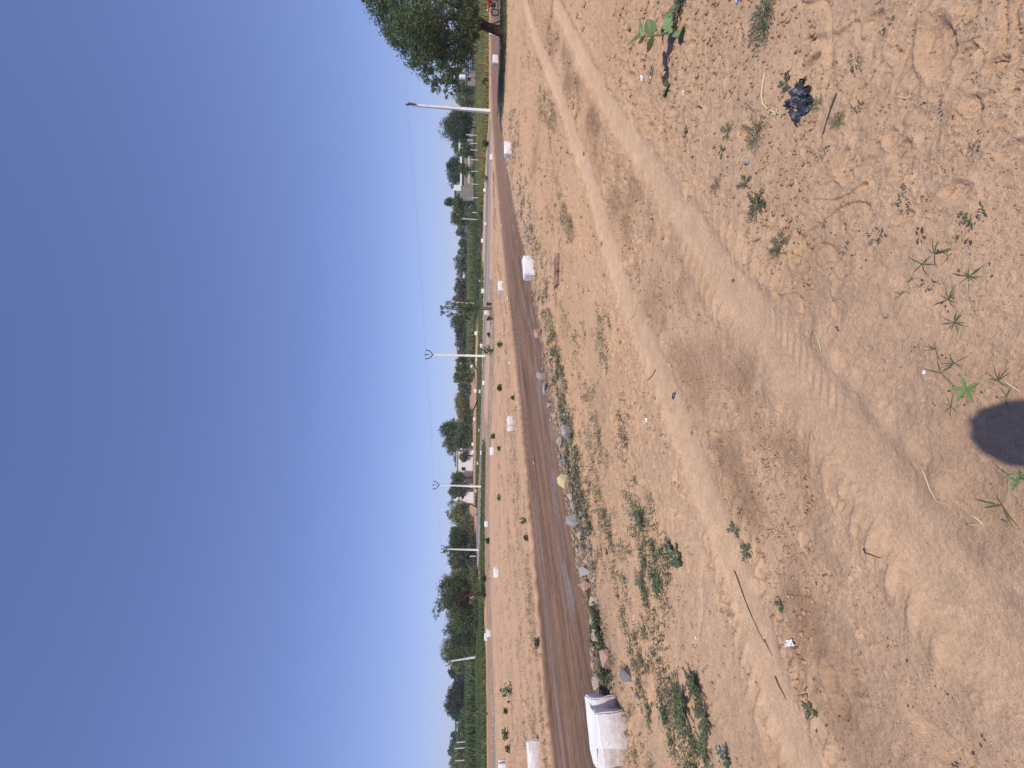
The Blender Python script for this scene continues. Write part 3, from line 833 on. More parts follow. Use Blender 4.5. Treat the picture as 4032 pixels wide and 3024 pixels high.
# --- the big leaning tree, partly out of the frame
def big_tree():
    y = 21.5
    g = GP(1985, 125); y = g[1]
    root = empty('leaning_tree', g, 'large dark tree leaning over the road at the right edge, with thick forked trunk', 'tree')
    def W(px, py, dy=0.0):
        p = AT(px, py, y + dy); return p - g
    mb = MB()
    mb.tube([W(1992, 126) + np.array([0, 0, -.3]), W(1980, 122), W(1955, 118), W(1925, 108), W(1900, 98), W(1880, 78, .2), W(1862, 48, .4), W(1840, 0, .5), W(1800, -60, .8), W(1740, -110, 1)],
            [0.34, 0.28, 0.22, 0.205, 0.23, 0.17, 0.13, 0.12, 0.1, 0.05], 12)
    mb.tube([W(1900, 102), W(1885, 112), W(1868, 128, -.3), W(1820, 150, -.6), W(1740, 190, -.8), W(1690, 230, -1)], [0.13, 0.11, 0.085, 0.07, 0.05, 0.02], 8)
    mb.tube([W(1885, 88), W(1840, 80, .5), W(1760, 70, 1), W(1640, 60, 1.4), W(1540, 40, 1.5)], [0.11, 0.09, 0.08, 0.05, 0.02], 8)
    mb.tube([W(1862, 48, .4), W(1780, 20, -1), W(1650, -60, -2), W(1520, -100, -2.5)], [0.1, 0.08, 0.05, 0.02], 8)
    mb.tube([W(1840, 80, .5), W(1800, 190, 1), W(1790, 280, 1.4)], [0.06, 0.045, 0.015], 6)
    mb.tube([W(1760, 70, 1), W(1700, 150, 1.7), W(1640, 220, 2)], [0.05, 0.04, 0.012], 6)
    for v in mb.bm.verts:
        n = fbm(np.array([v.co.x * 9 + v.co.y * 4]), np.array([v.co.z * 3]), 3, 500)[0]
        v.co += Vector((n, n * .6, 0)) * 0.05
    mb.build('trunk', M['bark'], root, True)
    # lobes: px, py, radius px, depth
    Ls = [(1500, 20, 55, 0), (1540, 70, 60, 1), (1560, 130, 45, -.5), (1600, 30, 75, -1.2), (1610, 130, 60, 1), (1625, 200, 50, 0), (1660, 250, 42, .5), (1690, 300, 30, 0), (1735, 335, 26, .3), (1760, 365, 16, 0), (1715, 350, 16, 0.2),
          (1660, 170, 60, -1), (1680, 90, 55, 1.5), (1690, 20, 60, -1.5), (1745, 290, 36, -.5), (1770, 240, 42, .8), (1790, 300, 26, -.3), (1800, 190, 45, -1), (1815, 250, 32, .5), (1830, 140, 42, .2), (1848, 190, 30, -.8), (1850, 90, 36, -1.2), (1840, 40, 44, -.6),
          (1790, 100, 45, 1.2), (1780, 30, 50, 1), (1720, 210, 48, .8), (1740, 140, 32, -1), (1862, 20, 26, .6), (1870, 150, 18, -.4), (1545, -10, 60, .6), (1640, 90, 40, -2), (1800, 350, 14, 0), (1782, 340, 20, .5), (1858, 130, 20, .3), (1480, -40, 70, 0)]
    r = np.random.default_rng(3)
    for i in range(26):
        Ls.append((r.uniform(1480, 1840), r.uniform(-620, -40), r.uniform(50, 85), r.uniform(-3.0, 3.2)))
    for i in range(8):
        Ls.append((r.uniform(1560, 1820), r.uniform(-20, 230), r.uniform(40, 60), r.choice([-3, 3]) + r.uniform(-.5, .5)))
    s = 1 / PS(y)
    lobes = []
    for (a, b, R, dy) in Ls:
        c = W(a, b, dy); rr = R * s
        lobes.append((c, (rr, rr, rr * 0.95), 42 * (R / 30) ** 2 * (10.0 if b > -50 else 5)))
    add_crown(root, lobes, 0.12, (0.1, 0.145, 0.065), 11, droop=0.5, stretch=0.85)
    return root
big_tree()

OL = (0.14, 0.165, 0.07); DK = (0.075, 0.105, 0.045); MG = (0.11, 0.145, 0.06); FAR = (0.1, 0.13, 0.08)
TREES = [
 # base px,py, dist, cpy, hw, ptop, pbot, col, lean, label, name
 ((1877, 505), 88, 497, 72, 1742, 1872, DK, 0, 'broad dark bushy tree just left of the tallest pole', 1.0),
 ((1868, 385), 105, 385, 42, 1783, 1868, OL, 0, 'thin olive tree behind the tallest pole on its right', 1.0),
 ((1870, 350), 100, 348, 24, 1806, 1862, (0.06, 0.11, 0.03), 0, 'small bright green bush tree between the hut and the tall pole', 1.0),
 ((1868, 318), 112, 318, 30, 1790, 1850, OL, 0, 'pale olive tree behind the small white house near the leaning tree', 1.0),
 ((1862, 240), 120, 210, 70, 1800, 1862, OL, 0, 'row of olive scrub trees behind the solar panels', 1.0),
 ((1862, 40), 120, 20, 110, 1795, 1866, OL, 0, 'olive scrub trees glimpsed below the leaning tree crown', 1.0),
 ((1856, 560), 125, 568, 48, 1777, 1840, DK, 0, 'dark distant tree behind the white gate pillars', 1.0),
 ((1856, 596), 96, 590, 34, 1800, 1860, MG, 0, 'dark green tree with a leaning stem right of the round crown', 1.0),
 ((1850, 680), 115, 676, 58, 1754, 1826, (0.035, 0.07, 0.028), 0, 'dense dome-shaped dark green tree right of the water tank', 1.0),
 ((1852, 668), 92, 668, 26, 1808, 1852, (0.08, 0.12, 0.025), 0, 'yellow-green bush tree in front of the dome-shaped tree', 1.0),
 ((1870, 838), 72, 828, 52, 1770, 1842, OL, 4, 'olive tree with curved dark trunk left of the cement hut', 1.0),
 ((1850, 792), 95, 792, 20, 1745, 1800, DK, 0, 'narrow dark tree top left of the cement hut', 1.0),
 ((1845, 868), 110, 868, 24, 1780, 1834, MG, 0, 'grey-green tree behind the tall thin post', 1.0),
 ((1840, 915), 140, 912, 28, 1795, 1836, FAR, 0, 'low rounded far tree beyond the tall crop, right one', 1.0),
 ((1838, 960), 150, 958, 20, 1806, 1836, FAR, 0, 'smallest far round tree beyond the tall crop', 1.0),
 ((1838, 990), 150, 992, 22, 1800, 1838, FAR, 0, 'pair of small far trees beyond the tall crop', 1.0),
 ((1838, 1050), 140, 1045, 50, 1788, 1838, FAR, 0, 'wide flat-topped far tree beyond the tall crop', 1.0),
 ((1838, 1130), 135, 1120, 40, 1790, 1840, DK, 0, 'dark far tree right of the slender roadside tree', 1.0),
 ((1838, 1170), 135, 1175, 34, 1784, 1836, FAR, 0, 'far tree partly behind the slender roadside tree', 1.0),
 ((1836, 1285), 125, 1282, 44, 1778, 1834, DK, 0, 'dark far tree left of the slender roadside tree', 1.0),
 ((1838, 1350), 140, 1350, 40, 1790, 1836, FAR, 0, 'blue-green far tree right of the second pole', 1.0),
 ((1836, 1400), 140, 1402, 26, 1800, 1836, FAR, 0, 'low far tree right behind the second pole', 1.0),
 ((1870, 1455), 78, 1432, 42, 1790, 1846, MG, 3, 'tree with a short dark trunk just left of the second pole', 1.0),
 ((1850, 1478), 95, 1486, 28, 1788, 1845, MG, 0, 'spiky olive tree left of the short trunked one', 1.0),
 ((1846, 1530), 140, 1528, 24, 1800, 1838, FAR, 0, 'small far tree right of the spreading orange plot tree', 1.0),
 ((1878, 1576), 70, 1595, 58, 1786, 1850, OL, -4, 'spreading light green tree with curved trunk in the orange plot', 1.0),
 ((1845, 1640), 110, 1640, 34, 1790, 1845, MG, 0, 'dark shrub tree behind the spreading one', 1.0),
 ((1838, 1690), 125, 1688, 44, 1736, 1826, DK, 0, 'right half of the tallest feathery far tree pair', 1.0),
 ((1838, 1748), 125, 1750, 38, 1738, 1820, DK, 0, 'left half of the tallest feathery far tree pair', 1.0),
 ((1838, 1725), 115, 1722, 60, 1785, 1838, DK, 0, 'dark undergrowth tree at the foot of the tallest pair', 1.0),
 ((1836, 1800), 150, 1805, 30, 1786, 1830, FAR, 0, 'low far tree rising behind the farmhouse roof', 1.0),
 ((1834, 1795), 108, 1792, 22, 1803, 1836, DK, 0, 'dark tree in front of the right end of the farmhouse', 1.0),
 ((1838, 1880), 106, 1884, 28, 1770, 1820, MG, 0, 'leafy tree in front of the left farmhouse windows', 1.0),
 ((1838, 1925), 104, 1925, 32, 1762, 1826, DK, 0, 'square-topped dark tree behind the third pole', 1.0),
 ((1874, 1997), 72, 2012, 52, 1760, 1842, OL, 2, 'round crowned light green tree with slim dark trunk beside the grey road', 1.0),
 ((1850, 2055), 95, 2056, 34, 1790, 1850, MG, 0, 'low dense tree left of the round crowned tree', 1.0),
 ((1852, 2092), 92, 2095, 32, 1770, 1852, MG, 0, 'medium tree joining the dark acacia grove on its right', 1.0),
 ((1858, 2135), 80, 2135, 46, 1765, 1856, DK, 0, 'dark tree right of the fourth pole', 1.0),
 ((1858, 2185), 78, 2188, 50, 1750, 1856, DK, 0, 'dark feathery tree just left of the fourth pole', 1.0),
 ((1860, 2240), 74, 2240, 46, 1770, 1862, MG, 0, 'dense green tree right of the long-branched grove tree', 1.0),
 ((1862, 2285), 66, 2285, 50, 1752, 1862, OL, 0, 'tall olive tree behind the dark forked trunk', 1.0),
 ((1913, 2342), 46, 2345, 78, 1730, 1870, (0.07, 0.105, 0.038), 0, 'biggest grove tree with dark crooked trunk beside the red track', 1.0),
 ((1885, 2420), 58, 2420, 66, 1765, 1872, MG, 0, 'thicket tree left of the biggest grove tree', 1.0),
 ((1868, 2490), 74, 2490, 60, 1750, 1866, (0.06, 0.1, 0.04), 0, 'tall rounded green thicket at the middle of the left grove', 1.0),
 ((1868, 2560), 76, 2565, 62, 1748, 1866, MG, 0, 'dense thicket tree right of the smallest distant pole', 1.0),
 ((1850, 2615), 90, 2615, 40, 1775, 1850, MG, 0, 'green thicket tree at the foot of the smallest distant pole', 1.0),
 ((1840, 2650), 120, 2648, 34, 1764, 1815, (0.05, 0.085, 0.045), 0, 'round dark far tree left of the smallest distant pole', 1.0),
 ((1840, 2690), 120, 2690, 36, 1785, 1835, (0.08, 0.075, 0.05), 0, 'brownish thorny scrub tree left of the round far tree', 1.0),
 ((1845, 2755), 92, 2752, 52, 1748, 1840, (0.06, 0.085, 0.04), 0, 'wide tree with bare grey branches above the snapped dead tree', 1.0),
 ((1842, 2805), 95, 2805, 34, 1756, 1830, (0.05, 0.085, 0.045), 0, 'dark tree just right of the small white roof house', 1.0),
 ((1850, 2870), 80, 2865, 60, 1800, 1860, MG, 0, 'low green thicket in front of the small white roof house', 1.0),
 ((1836, 2905), 110, 2905, 22, 1774, 1815, (0.05, 0.085, 0.045), 0, 'small far tree left of the white roof house', 1.0),
 ((1830, 2955), 130, 2955, 26, 1765, 1795, DK, 0, 'distant umbrella shaped tree near the bottom corner of the grove', 1.0),
 ((1850, 2950), 85, 2950, 62, 1785, 1860, MG, 0, 'broad hedge-like tree behind three thin white posts', 1.0),
 ((1850, 3030), 85, 3025, 60, 1768, 1862, OL, 0, 'olive tree at the bottom edge of the photo beyond the grass', 1.0),
]
for i, (b, y, cpy, hw, pt, pb, col, lean, lab, shp) in enumerate(TREES):
    area = hw * 2 * (pb - pt)
    leaves = int(np.clip(area * 0.6, 1500, 11000))
    trunk = True
    tree(b, y, cpy, hw, pt, pb, lab, 900 + i, col=col, nlobe=int(np.clip(hw / 4, 7, 17)), leaves=leaves, lean=lean, leaf=max(0.17, 5.0 / PS(y)))

# crooked trunk + long wispy branches for the biggest grove tree; slender roadside tree
def slender_tree():
    g = GP(1937, 1215); y = g[1]
    root = empty('roadside_tree', g, 'slender tree with a bare grey trunk and wispy crown beside the grey road', 'tree')
    s = 1 / PS(y)
    W = lambda a, b, d=0: AT(a, b, y + d) - g
    mb = MB()
    mb.tube([W(1942, 1215), W(1934, 1216), W(1900, 1215), W(1880, 1214), W(1860, 1219), W(1830, 1215), W(1790, 1210), W(1745, 1207)], [0.2, 0.13, 0.12, 0.13, 0.1, 0.07, 0.05, 0.02], 9)
    for a, b, d in ((1760, 1240, .5), (1775, 1195, -.5), (1800, 1245, .8), (1755, 1215, 0), (1820, 1190, -.7), (1845, 1240, .3)):
        mb.tube([W(1855, 1218), W((1855 + a) / 2, (1218 + b) / 2 + 3, d / 2), W(a, b, d)], [0.06, 0.04, 0.012], 6)
    mb.build('trunk', M['barkgrey'], root, True)
    Ls = [(1765, 1205, 20), (1750, 1222, 15), (1790, 1230, 22), (1775, 1245, 14), (1800, 1205, 22), (1820, 1225, 24), (1825, 1195, 20), (1845, 1215, 18), (1805, 1255, 13), (1840, 1248, 14), (1850, 1190, 10), (1790, 1190, 14), (1742, 1235, 8)]
    add_crown(root, [(W(a, b, random.uniform(-.6, .6)), (R * s, R * s, R * s), 14 * R) for a, b, R in Ls], 0.11, (0.1, 0.13, 0.055), 21, droop=0.6, stretch=0.7)
    MB().tube([W(1740, 1207), W(1733, 1206)], [0.08, 0.08], 6).build('broken_stub', M['bark'], root)
slender_tree()
def wisps():
    # long bare-ended branches of the grove tree, built as its own sprawling tree
    g = GP(1914, 2342); y = g[1]
    root = empty('thorn_tree', g, 'sprawling thorn tree whose feathery top sprays rise above the grove', 'tree')
    W = lambda a, b, d=0: AT(a, b, y + d) - g
    mb = MB()
    mb.tube([W(1916, 2343), W(1900, 2345), W(1890, 2336), W(1875, 2341), W(1855, 2336), W(1830, 2345)], [0.17, 0.14, 0.12, 0.15, 0.12, 0.08], 9)
    tips = [(1712, 2400, 0), (1718, 2425, .5), (1735, 2380, -.5), (1760, 2320, -.8), (1745, 2352, .3), (1780, 2450, .8), (1770, 2420, 0), (1800, 2290, -.5), (1730, 2412, 1)]
    lob = []; s = 1 / PS(y)
    for a, b, d in tips:
        mb.tube([W(1850, 2338), W(1850 + (a - 1850) * .5, 2338 + (b - 2338) * .35, d * .5), W(a, b, d)], [0.07, 0.04, 0.01], 6)
        for k in range(3):
            t = .7 + .15 * k
            lob.append((W(1850 + (a - 1850) * t, 2338 + (b - 2338) * (t * t), d), (13 * s, 13 * s, 10 * s), 120))
    mb.build('trunk', M['bark'], root, True)
    add_crown(root, lob, 0.13, (0.085, 0.12, 0.055), 31, droop=0.4, stretch=0.6)
wisps()
def dead_tree():
    g = GP(1919, 2810); y = g[1]
    root = empty('dead_tree', g, 'snapped grey dead tree with a black fallen limb on the grass behind the red track', 'dead tree')
    W = lambda a, b, d=0: AT(a, b, y + d) - g
    MB().tube([W(1921, 2811), W(1905, 2806), W(1880, 2799), W(1873, 2797)], [0.1, 0.075, 0.07, 0.05], 7).build('trunk', M['barkgrey'], root, True)
    mb = MB(); mb.tube([W(1877, 2796), W(1866, 2777), W(1854, 2758)], [0.07, 0.06, 0.04], 7)
    mb.tube([W(1875, 2800), W(1862, 2803), W(1855, 2790)], [0.05, 0.03, 0.015], 6); mb.tube([W(1868, 2800), W(1856, 2775)], [0.03, 0.01], 5)
    mb.build('branch', M['bark'], root, True)
    root = empty('bare_bush', GP(1862, 2745), 'leafless grey tangled bush in front of the wide far tree', 'bush')
    g = np.array(root.location); y = g[1]
    mb = MB(); r = random.Random(5)
    for k in range(60):
        p = np.zeros(3); pts = [p.copy()]; d = np.array([r.uniform(-1, 1), r.uniform(-.6, .6), r.uniform(.3, 1.2)])
        for q in range(5):
            d = d + np.array([r.uniform(-.6, .6), r.uniform(-.5, .5), r.uniform(-.4, .4)]); p = p + d / np.linalg.norm(d) * 0.75; pts.append(p.copy())
        mb.tube(pts, [0.05, 0.045, 0.035, 0.028, 0.02, 0.01], 4)
    mb.build('branches', M['barkgrey'], root)
dead_tree()

# ------------------------------------------------------------------ generic leafy bush / plants
def bush(px, py, hw, hh, label, seed, col=(0.06, 0.1, 0.035), leaf=None, n=500, name='bush', cat='bush', group=None):
    g = GP(px, py); y = g[1]; s = 1 / PS(math.hypot(y, 0))
    root = empty(name, g, label, cat, group)
    r = np.random.default_rng(seed)
    RX = hw * s; RZ = hh * s
    lobes = [(np.array([r.uniform(-.6, .6) * RX, r.uniform(-.5, .5) * RX, RZ * r.uniform(.35, .75)]), (RX * .42, RX * .42, RZ * .38), n / 7) for _ in range(7)]
    V, Fq, Cc = crown_mesh(lobes, leaf or 5 * s, 1, col, seed, droop=-.3, stretch=1.3)
    link_mesh('foliage', np_mesh('foliage', V, Fq, Cc), M['leaf'], root)
    mb = MB()
    for c, _, _ in lobes:
        mb.tube([(0, 0, -.02), c * np.array([.5, .5, .6]), c], [0.02 * RX / .3 + .004, .012 * RX / .3 + .003, .004], 5)
    mb.build('stem', M['barkgrey'], root)
    return root
BUSHES = [
 (1943, 1380, 22, 42, 'rounded leafy green bush at the foot of the second pole', (0.055, 0.1, 0.035), 420),
 (1980, 1357, 15, 24, 'small dark round-leaved plant in the sand below the second pole', (0.07, 0.1, 0.045), 70),
 (1975, 1527, 13, 20, 'small green bush in the sand left of the second pole', (0.06, 0.1, 0.04), 160),
 (1938, 1198, 12, 20, 'green bush right of the slender roadside tree trunk', (0.06, 0.1, 0.035), 200),
 (1943, 1255, 12, 28, 'green bush left of the slender roadside tree trunk', (0.06, 0.1, 0.035), 240),
 (1930, 1318, 7, 9, 'tiny bush on the grey gravel between slender tree and pole', (0.06, 0.1, 0.035), 90),
 (1949, 1716, 8, 12, 'small bush on the gravel edge right of the white block', (0.06, 0.1, 0.035), 90),
 (1971, 1765, 8, 10, 'tiny dark sprout in the sand strip below the farmhouse', (0.05, 0.08, 0.03), 50),
 (2014, 2720, 42, 46, 'milkweed bush with big dull green leaves in the sand strip, left half of the photo', (0.07, 0.11, 0.055), 150),
 (2000, 2888, 22, 24, 'low leafy bush in the sand strip above the long low white block', (0.055, 0.09, 0.04), 130),
 (2008, 2948, 14, 20, 'thin spiky bush in the sand strip near the bottom corner', (0.055, 0.09, 0.04), 90),
 (2000, 2800, 16, 16, 'small bush in the sand strip between two larger ones', (0.055, 0.09, 0.04), 90),
 (2074, 2050, 22, 26, 'grey-green weed clump at the far edge of the brown road', (0.08, 0.1, 0.05), 220),
 (2080, 2115, 18, 18, 'smaller weed clump with a stone on the far edge of the brown road', (0.08, 0.1, 0.05), 120),
 (2120, 2530, 26, 20, 'low weed on the far edge of the brown road opposite the pink slab', (0.07, 0.1, 0.045), 140),
 (2025, 1565, 8, 10, 'small dry weed at the far road edge near the pale stone', (0.08, 0.1, 0.06), 80),
 (1972, 1958, 14, 12, 'dry olive tuft in the open sand strip', (0.09, 0.1, 0.05), 60),
 (1928, 2130, 10, 12, 'dark green bush on the verge behind the red track by the fourth pole', (0.05, 0.08, 0.03), 120),
 (1915, 2280, 12, 12, 'dark bush on the grassy verge right of the grove tree', (0.05, 0.08, 0.03), 120),
 (1876, 2690, 24, 26, 'bright green bush on the grass in front of the brown thorny scrub', (0.065, 0.11, 0.04), 300),
 (1870, 2590, 22, 22, 'round green bush on the grass below the smallest distant pole', (0.065, 0.11, 0.04), 300),
 (1925, 430 - 110, 16, 22, 'dark green weed clump in the yellow grass beside the tallest pole', (0.05, 0.09, 0.035), 160),
 (1925, 565, 14, 24, 'green weed clump at the far side of the grey road end', (0.06, 0.1, 0.04), 160),
 (1922, 700, 30, 30, 'pale tall grass clump among the red posts', (0.16, 0.19, 0.08), 200),
]
for i, (a, b, hw, hh, lab, col, n) in enumerate(BUSHES):
    bush(a, b, hw * (.85 if a > 1960 else 1), hh * (.85 if a > 1960 else 1), lab, 3000 + i, tuple(c_ * (1.55 if a > 1945 else 1.15) for c_ in col), n=n, leaf=max(0.025, (4.2 if n > 160 else 8) / PS(G(a, b)[1])))

# dry brushwood fence heaps
def brush(px0, py0, px1, py1, hpx, label, seed):
    a = G(px0, py0); b = G(px1, py1)
    g = np.array([(a[0] + b[0]) / 2, (a[1] + b[1]) / 2]); z = gz(g[0], g[1])
    r = random.Random(seed); mb = MB(); s = 1 / PS(g[1]); hh = hpx * s
    for k in range(260):
        t = r.random(); x = a[0] + (b[0] - a[0]) * t - g[0]; y = a[1] + (b[1] - a[1]) * t - g[1] + r.uniform(-.5, .5)
        env = hh * (0.55 + 0.45 * math.sin(t * 11 + seed))
        p = np.array([x, y, r.uniform(0, env * .6)]); an = r.uniform(0, 6.28); el = r.uniform(-.1, 1.0); L = r.uniform(.5, 1.4)
        d = np.array([math.cos(an) * math.cos(el), math.sin(an) * math.cos(el) * .5, math.sin(el) * .8]) * L
        q = p + d * .5 + np.array([r.uniform(-.1, .1), 0, r.uniform(-.1, .1)]); e = p + d; e[2] = min(e[2], env * 1.2)
        mb.tube([p, q, e], [0.03, .022, .01], 3)
    o = mb.build('brushwood_heap', M['barkgrey']); o.location = (g[0], g[1], z)
    tag(o, label, 'brushwood', 'dry brushwood fence heaps')
brush(1900, 835, 1900, 930, 26, 'tallest grey heap of dry thorn branches below the curved-trunk tree', 1)
brush(1898, 765, 1897, 800, 22, 'short grey heap of dry thorn branches by the red post', 2)
brush(1896, 965, 1893, 1010, 14, 'low grey heap of dry thorn branches in the crop edge', 3)
brush(1885, 1060, 1885, 1130, 15, 'grey heap of dry branches right of the slender tree', 4)
brush(1878, 1145, 1876, 1200, 13, 'grey heap of dry branches behind the slender tree', 5)
brush(1873, 1225, 1870, 1290, 13, 'grey heap of dry branches left of the slender tree', 6)

# ------------------------------------------------------------------ posts
def post(px0, px1, py, wpx, label, mat, cat='fence post', group='fence posts in the fields', dy=None):
    if dy is None:
        g = GP(px1, py)
    else:
        g = AT(px1, py, dy); 
    y = g[1]; h_ = (px1 - px0) / PS(y); wd = max(wpx / PS(y), .05)
    mb = MB(); mb.box((0, 0, h_ / 2 - .1), (wd, wd * .8, h_ + .2), bev=wd * .1)
    mb.box((0, 0, h_ + wd * .1), (wd * .7, wd * .6, wd * .3))
    o = mb.build('fence_post', M[mat]); o.location = g; o.rotation_euler = (random.uniform(-.03, .03), random.uniform(-.04, .04), random.uniform(-.3, .3))
    tag(o, label, cat, group)
for k, (a, b, c) in enumerate([(1854, 1874, 565), (1854, 1875, 592), (1855, 1878, 630), (1856, 1879, 675), (1857, 1884, 726), (1859, 1886, 780), (1860, 1888, 838)]):
    post(a, b, c, 3.0, '%s of seven thin white fence posts in the green field, counted from the right' % ['first', 'second', 'third', 'fourth', 'fifth', 'sixth', 'last'][k], 'post', dy=60 + k * 0)
for a, b, c, wd, lab in [(1883, 1924, 253, 4, 'red-brown stone post beside the square white roadside block'), (1881, 1914, 448, 4, 'short red-brown post just left of the tallest pole'), (1878, 1905, 616, 5, 'red-brown stone post in the yellow crop behind the white lump'), (1873, 1902, 761, 4, 'red-brown stone post beside the short brushwood heap')]:
    post(a, b, c, wd, lab, 'redpost', dy=44)
for a, b, c, y, lab in [(1820, 1874, 865, 62, 'tall thin pale post right of the tallest brushwood heap'), (1781, 1860, 1194, 58, 'tallest thin white post, rising beside the slender tree crown'), (1850, 1868, 2190, 62, 'short white post on the green verge left of the fourth pole'),
    (1799, 1828, 2920, 75, 'right-hand one of three thin white posts before the hedge-like tree'), (1791, 1828, 2944, 75, 'middle one of three thin white posts before the hedge-like tree'), (1793, 1828, 2993, 75, 'left-hand one of three thin white posts before the hedge-like tree'), (1836, 1874, 533, 75, 'white gate pillar under the broad dark bushy tree')]:
    post(a, b, c, 3.6, lab, 'post', dy=y)
def lean_post():
    g = GP(1986, 80); y = g[1]; W = lambda a, b: AT(a, b, y) - g
    o = MB().tube([W(1988, 79), W(1965, 85), W(1943, 92)], [0.035, 0.03, 0.028], 6).build('leaning_stake', M['steel']); o.location = g
    tag(o, 'thin dark stake leaning beside the big tree trunk', 'stake')
lean_post()

# ------------------------------------------------------------------ buildings
def bld(name, label, px0, px1, py0, py1, y, depth, mat, cat='building'):
    "front face from py0 (right) to py1 (left); px0 top px1 foot. returns root and local frame"
    a = AT(px1, py1, y); b = AT(px1, py0, y); t = AT(px0, (py0 + py1) / 2, y)
    g = np.array([(a[0] + b[0]) / 2, y, (a[2] + b[2]) / 2])
    root = empty(name, g, label, cat)
    Wd = abs(b[0] - a[0]); Hh = t[2] - g[2]
    return root, Wd, Hh
def windowed(root, Wd, Hh, depth, mat, wins, zb=-1.5):
    "front wall built around its openings, plus sides, back and roof slab"
    xs = sorted(set([-Wd / 2, Wd / 2] + [w_[0] for w_ in wins] + [w_[1] for w_ in wins]))
    zs = sorted(set([zb, Hh] + [w_[2] for w_ in wins] + [w_[3] for w_ in wins]))
    mb = MB()
    for i in range(len(xs) - 1):
        for j in range(len(zs) - 1):
            cx = (xs[i] + xs[i + 1]) / 2; cz = (zs[j] + zs[j + 1]) / 2
            if any(w_[0] < cx < w_[1] and w_[2] < cz < w_[3] for w_ in wins): continue
            mb.box((cx, 0.12, cz), (xs[i + 1] - xs[i], 0.24, zs[j + 1] - zs[j]))
    bmesh.ops.remove_doubles(mb.bm, verts=mb.bm.verts, dist=1e-4)
    for s in (-1, 1):
        mb.box((s * (Wd / 2 - .12), depth / 2 + .12, (Hh + zb) / 2), (.238, depth - .26, Hh - zb - .01))
    mb.box((0, depth, (Hh + zb) / 2), (Wd, .24, Hh - zb - .01))
    mb.build('wall', M[mat], root)
    MB().box((0, depth / 2, Hh + .06), (Wd + .35, depth + .5, .12)).build('roof', M[mat], root)
    for w_ in wins:
        f = MB(); x0, x1, z0, z1 = w_; t = .07
        f.box((x0 + t / 2, .1, (z0 + z1) / 2), (t, .1, z1 - z0 - .004)); f.box((x1 - t / 2, .1, (z0 + z1) / 2), (t, .1, z1 - z0 - .004))
        f.box(((x0 + x1) / 2, .1, z0 + t / 2), (x1 - x0 - 2 * t, .1, t)); f.box(((x0 + x1) / 2, .1, z1 - t / 2), (x1 - x0 - 2 * t, .1, t))
        fr = f.build('window', M['void'], root)
        MB().box(((x0 + x1) / 2, .19, (z0 + z1) / 2), (x1 - x0, .02, z1 - z0)).build('pane', M['panel'], fr)
r_, Wd, Hh = bld('farmhouse', 'long white farmhouse with dark square windows behind the orange plot', 1799, 1838, 1778, 1905, 108, 5, 'wallwhite')
sc = PS(108)
def fx(py): return -((py - (1778 + 1905) / 2) / sc)
def wz(px, foot): return (foot - px) / sc
windowed(r_, Wd, Hh, 5, 'wallwhite', [(fx(1820), fx(1808), wz(1835, 1838), wz(1817, 1838)), (fx(1853), fx(1839), wz(1833, 1838), wz(1818, 1838)), (fx(1883), fx(1873), wz(1833, 1838), wz(1820, 1838))])
r_, Wd, Hh = bld('village_house', 'lilac-white house with a small upper room left of the third pole', 1805, 1842, 1938, 1980, 104, 4, 'wallwhite')
windowed(r_, Wd, Hh, 4, 'wallwhite', [(-.3, .5, .9, 1.5)])
sc = PS(104)
u = MB(); u.box((-.4, 2.2, Hh + .9), (1.6, 2.4, 1.5)); u.build('upper_room', M['wallwhite'], r_)
MB().box((-.4, 2.2, Hh + 1.72), (2.0, 3.0, .14)).build('upper_roof', M['wallgrey'], r_)
MB().box((-.25, .97, Hh + .95), (.5, .05, .7)).build('window', M['void'], r_)
r_, Wd, Hh = bld('cement_hut', 'plain grey cement hut left of the white water tank', 1791, 1838, 753, 795, 95, 4, 'wallgrey')
windowed(r_, Wd, Hh, 1.0, 'wallgrey', [(-.5, .6, 1.6, 2.0)])
r_, Wd, Hh = bld('water_tank', 'bright white square water tank beside the grey cement hut', 1787, 1816, 729, 753, 96, 2, 'wash', 'water tank')
MB().box((0, .7, Hh / 2), (Wd, 1.4, Hh), bev=.06).build('tank_body', M['wash'], r_)
MB().box((0, .7, -.9), (Wd * .9, 1.3, 1.8)).build('tank_base', M['wallgrey'], r_)
MB().tube([(0, .7, Hh), (0, .7, Hh + .14)], .22, 10).build('lid', M['wash'], r_)
r_, Wd, Hh = bld('low_farm_wall', 'low tan brick farm wall running under the round and yellow-green trees', 1821, 1842, 615, 755, 104, 3, 'walltan', 'wall')
windowed(r_, Wd, Hh, 3, 'walltan', [])
MB().box((0, -.1, Hh + .35), (Wd * .92, .5, .42)).build('white_parapet', M['wash'], r_)
MB().box((0, -3.2, Hh * .35 - .7), (Wd * .9, .25, .35)).build('pale_kerb', M['post'], r_)
r_, Wd, Hh = bld('gate_house', 'small white columned gateway behind the dark trees near the tall pole', 1812, 1845, 535, 600, 118, 2, 'wallwhite', 'gateway')
mb = MB()
for xx in np.linspace(-Wd / 2, Wd / 2, 5): mb.box((xx, 0, Hh / 2 - .8), (.22, .22, Hh + 1.6))
mb.build('pillars', M['wallwhite'], r_)
MB().box((0, 0, Hh + .2), (Wd + .4, .5, .4)).build('beam', M['wash'], r_)
MB().box((0, 1.2, Hh / 2 - .8), (Wd, .2, Hh + 1.2)).build('back_wall', M['walltan'], r_)
r_, Wd, Hh = bld('brick_cottage', 'small pinkish brick cottage with white roof tank below the leaning tree crown', 1834, 1856, 280, 338, 92, 3, 'walltan')
windowed(r_, Wd, Hh, .8, 'walltan', [(-.6, .1, .1, .8)])
MB().tube([(1.0, 1.2, Hh + .12), (1.0, 1.2, Hh + 1.25), (1.0, 1.2, Hh + 1.4)], [.5, .5, .2], 14).build('roof_tank', M['wash'], r_)
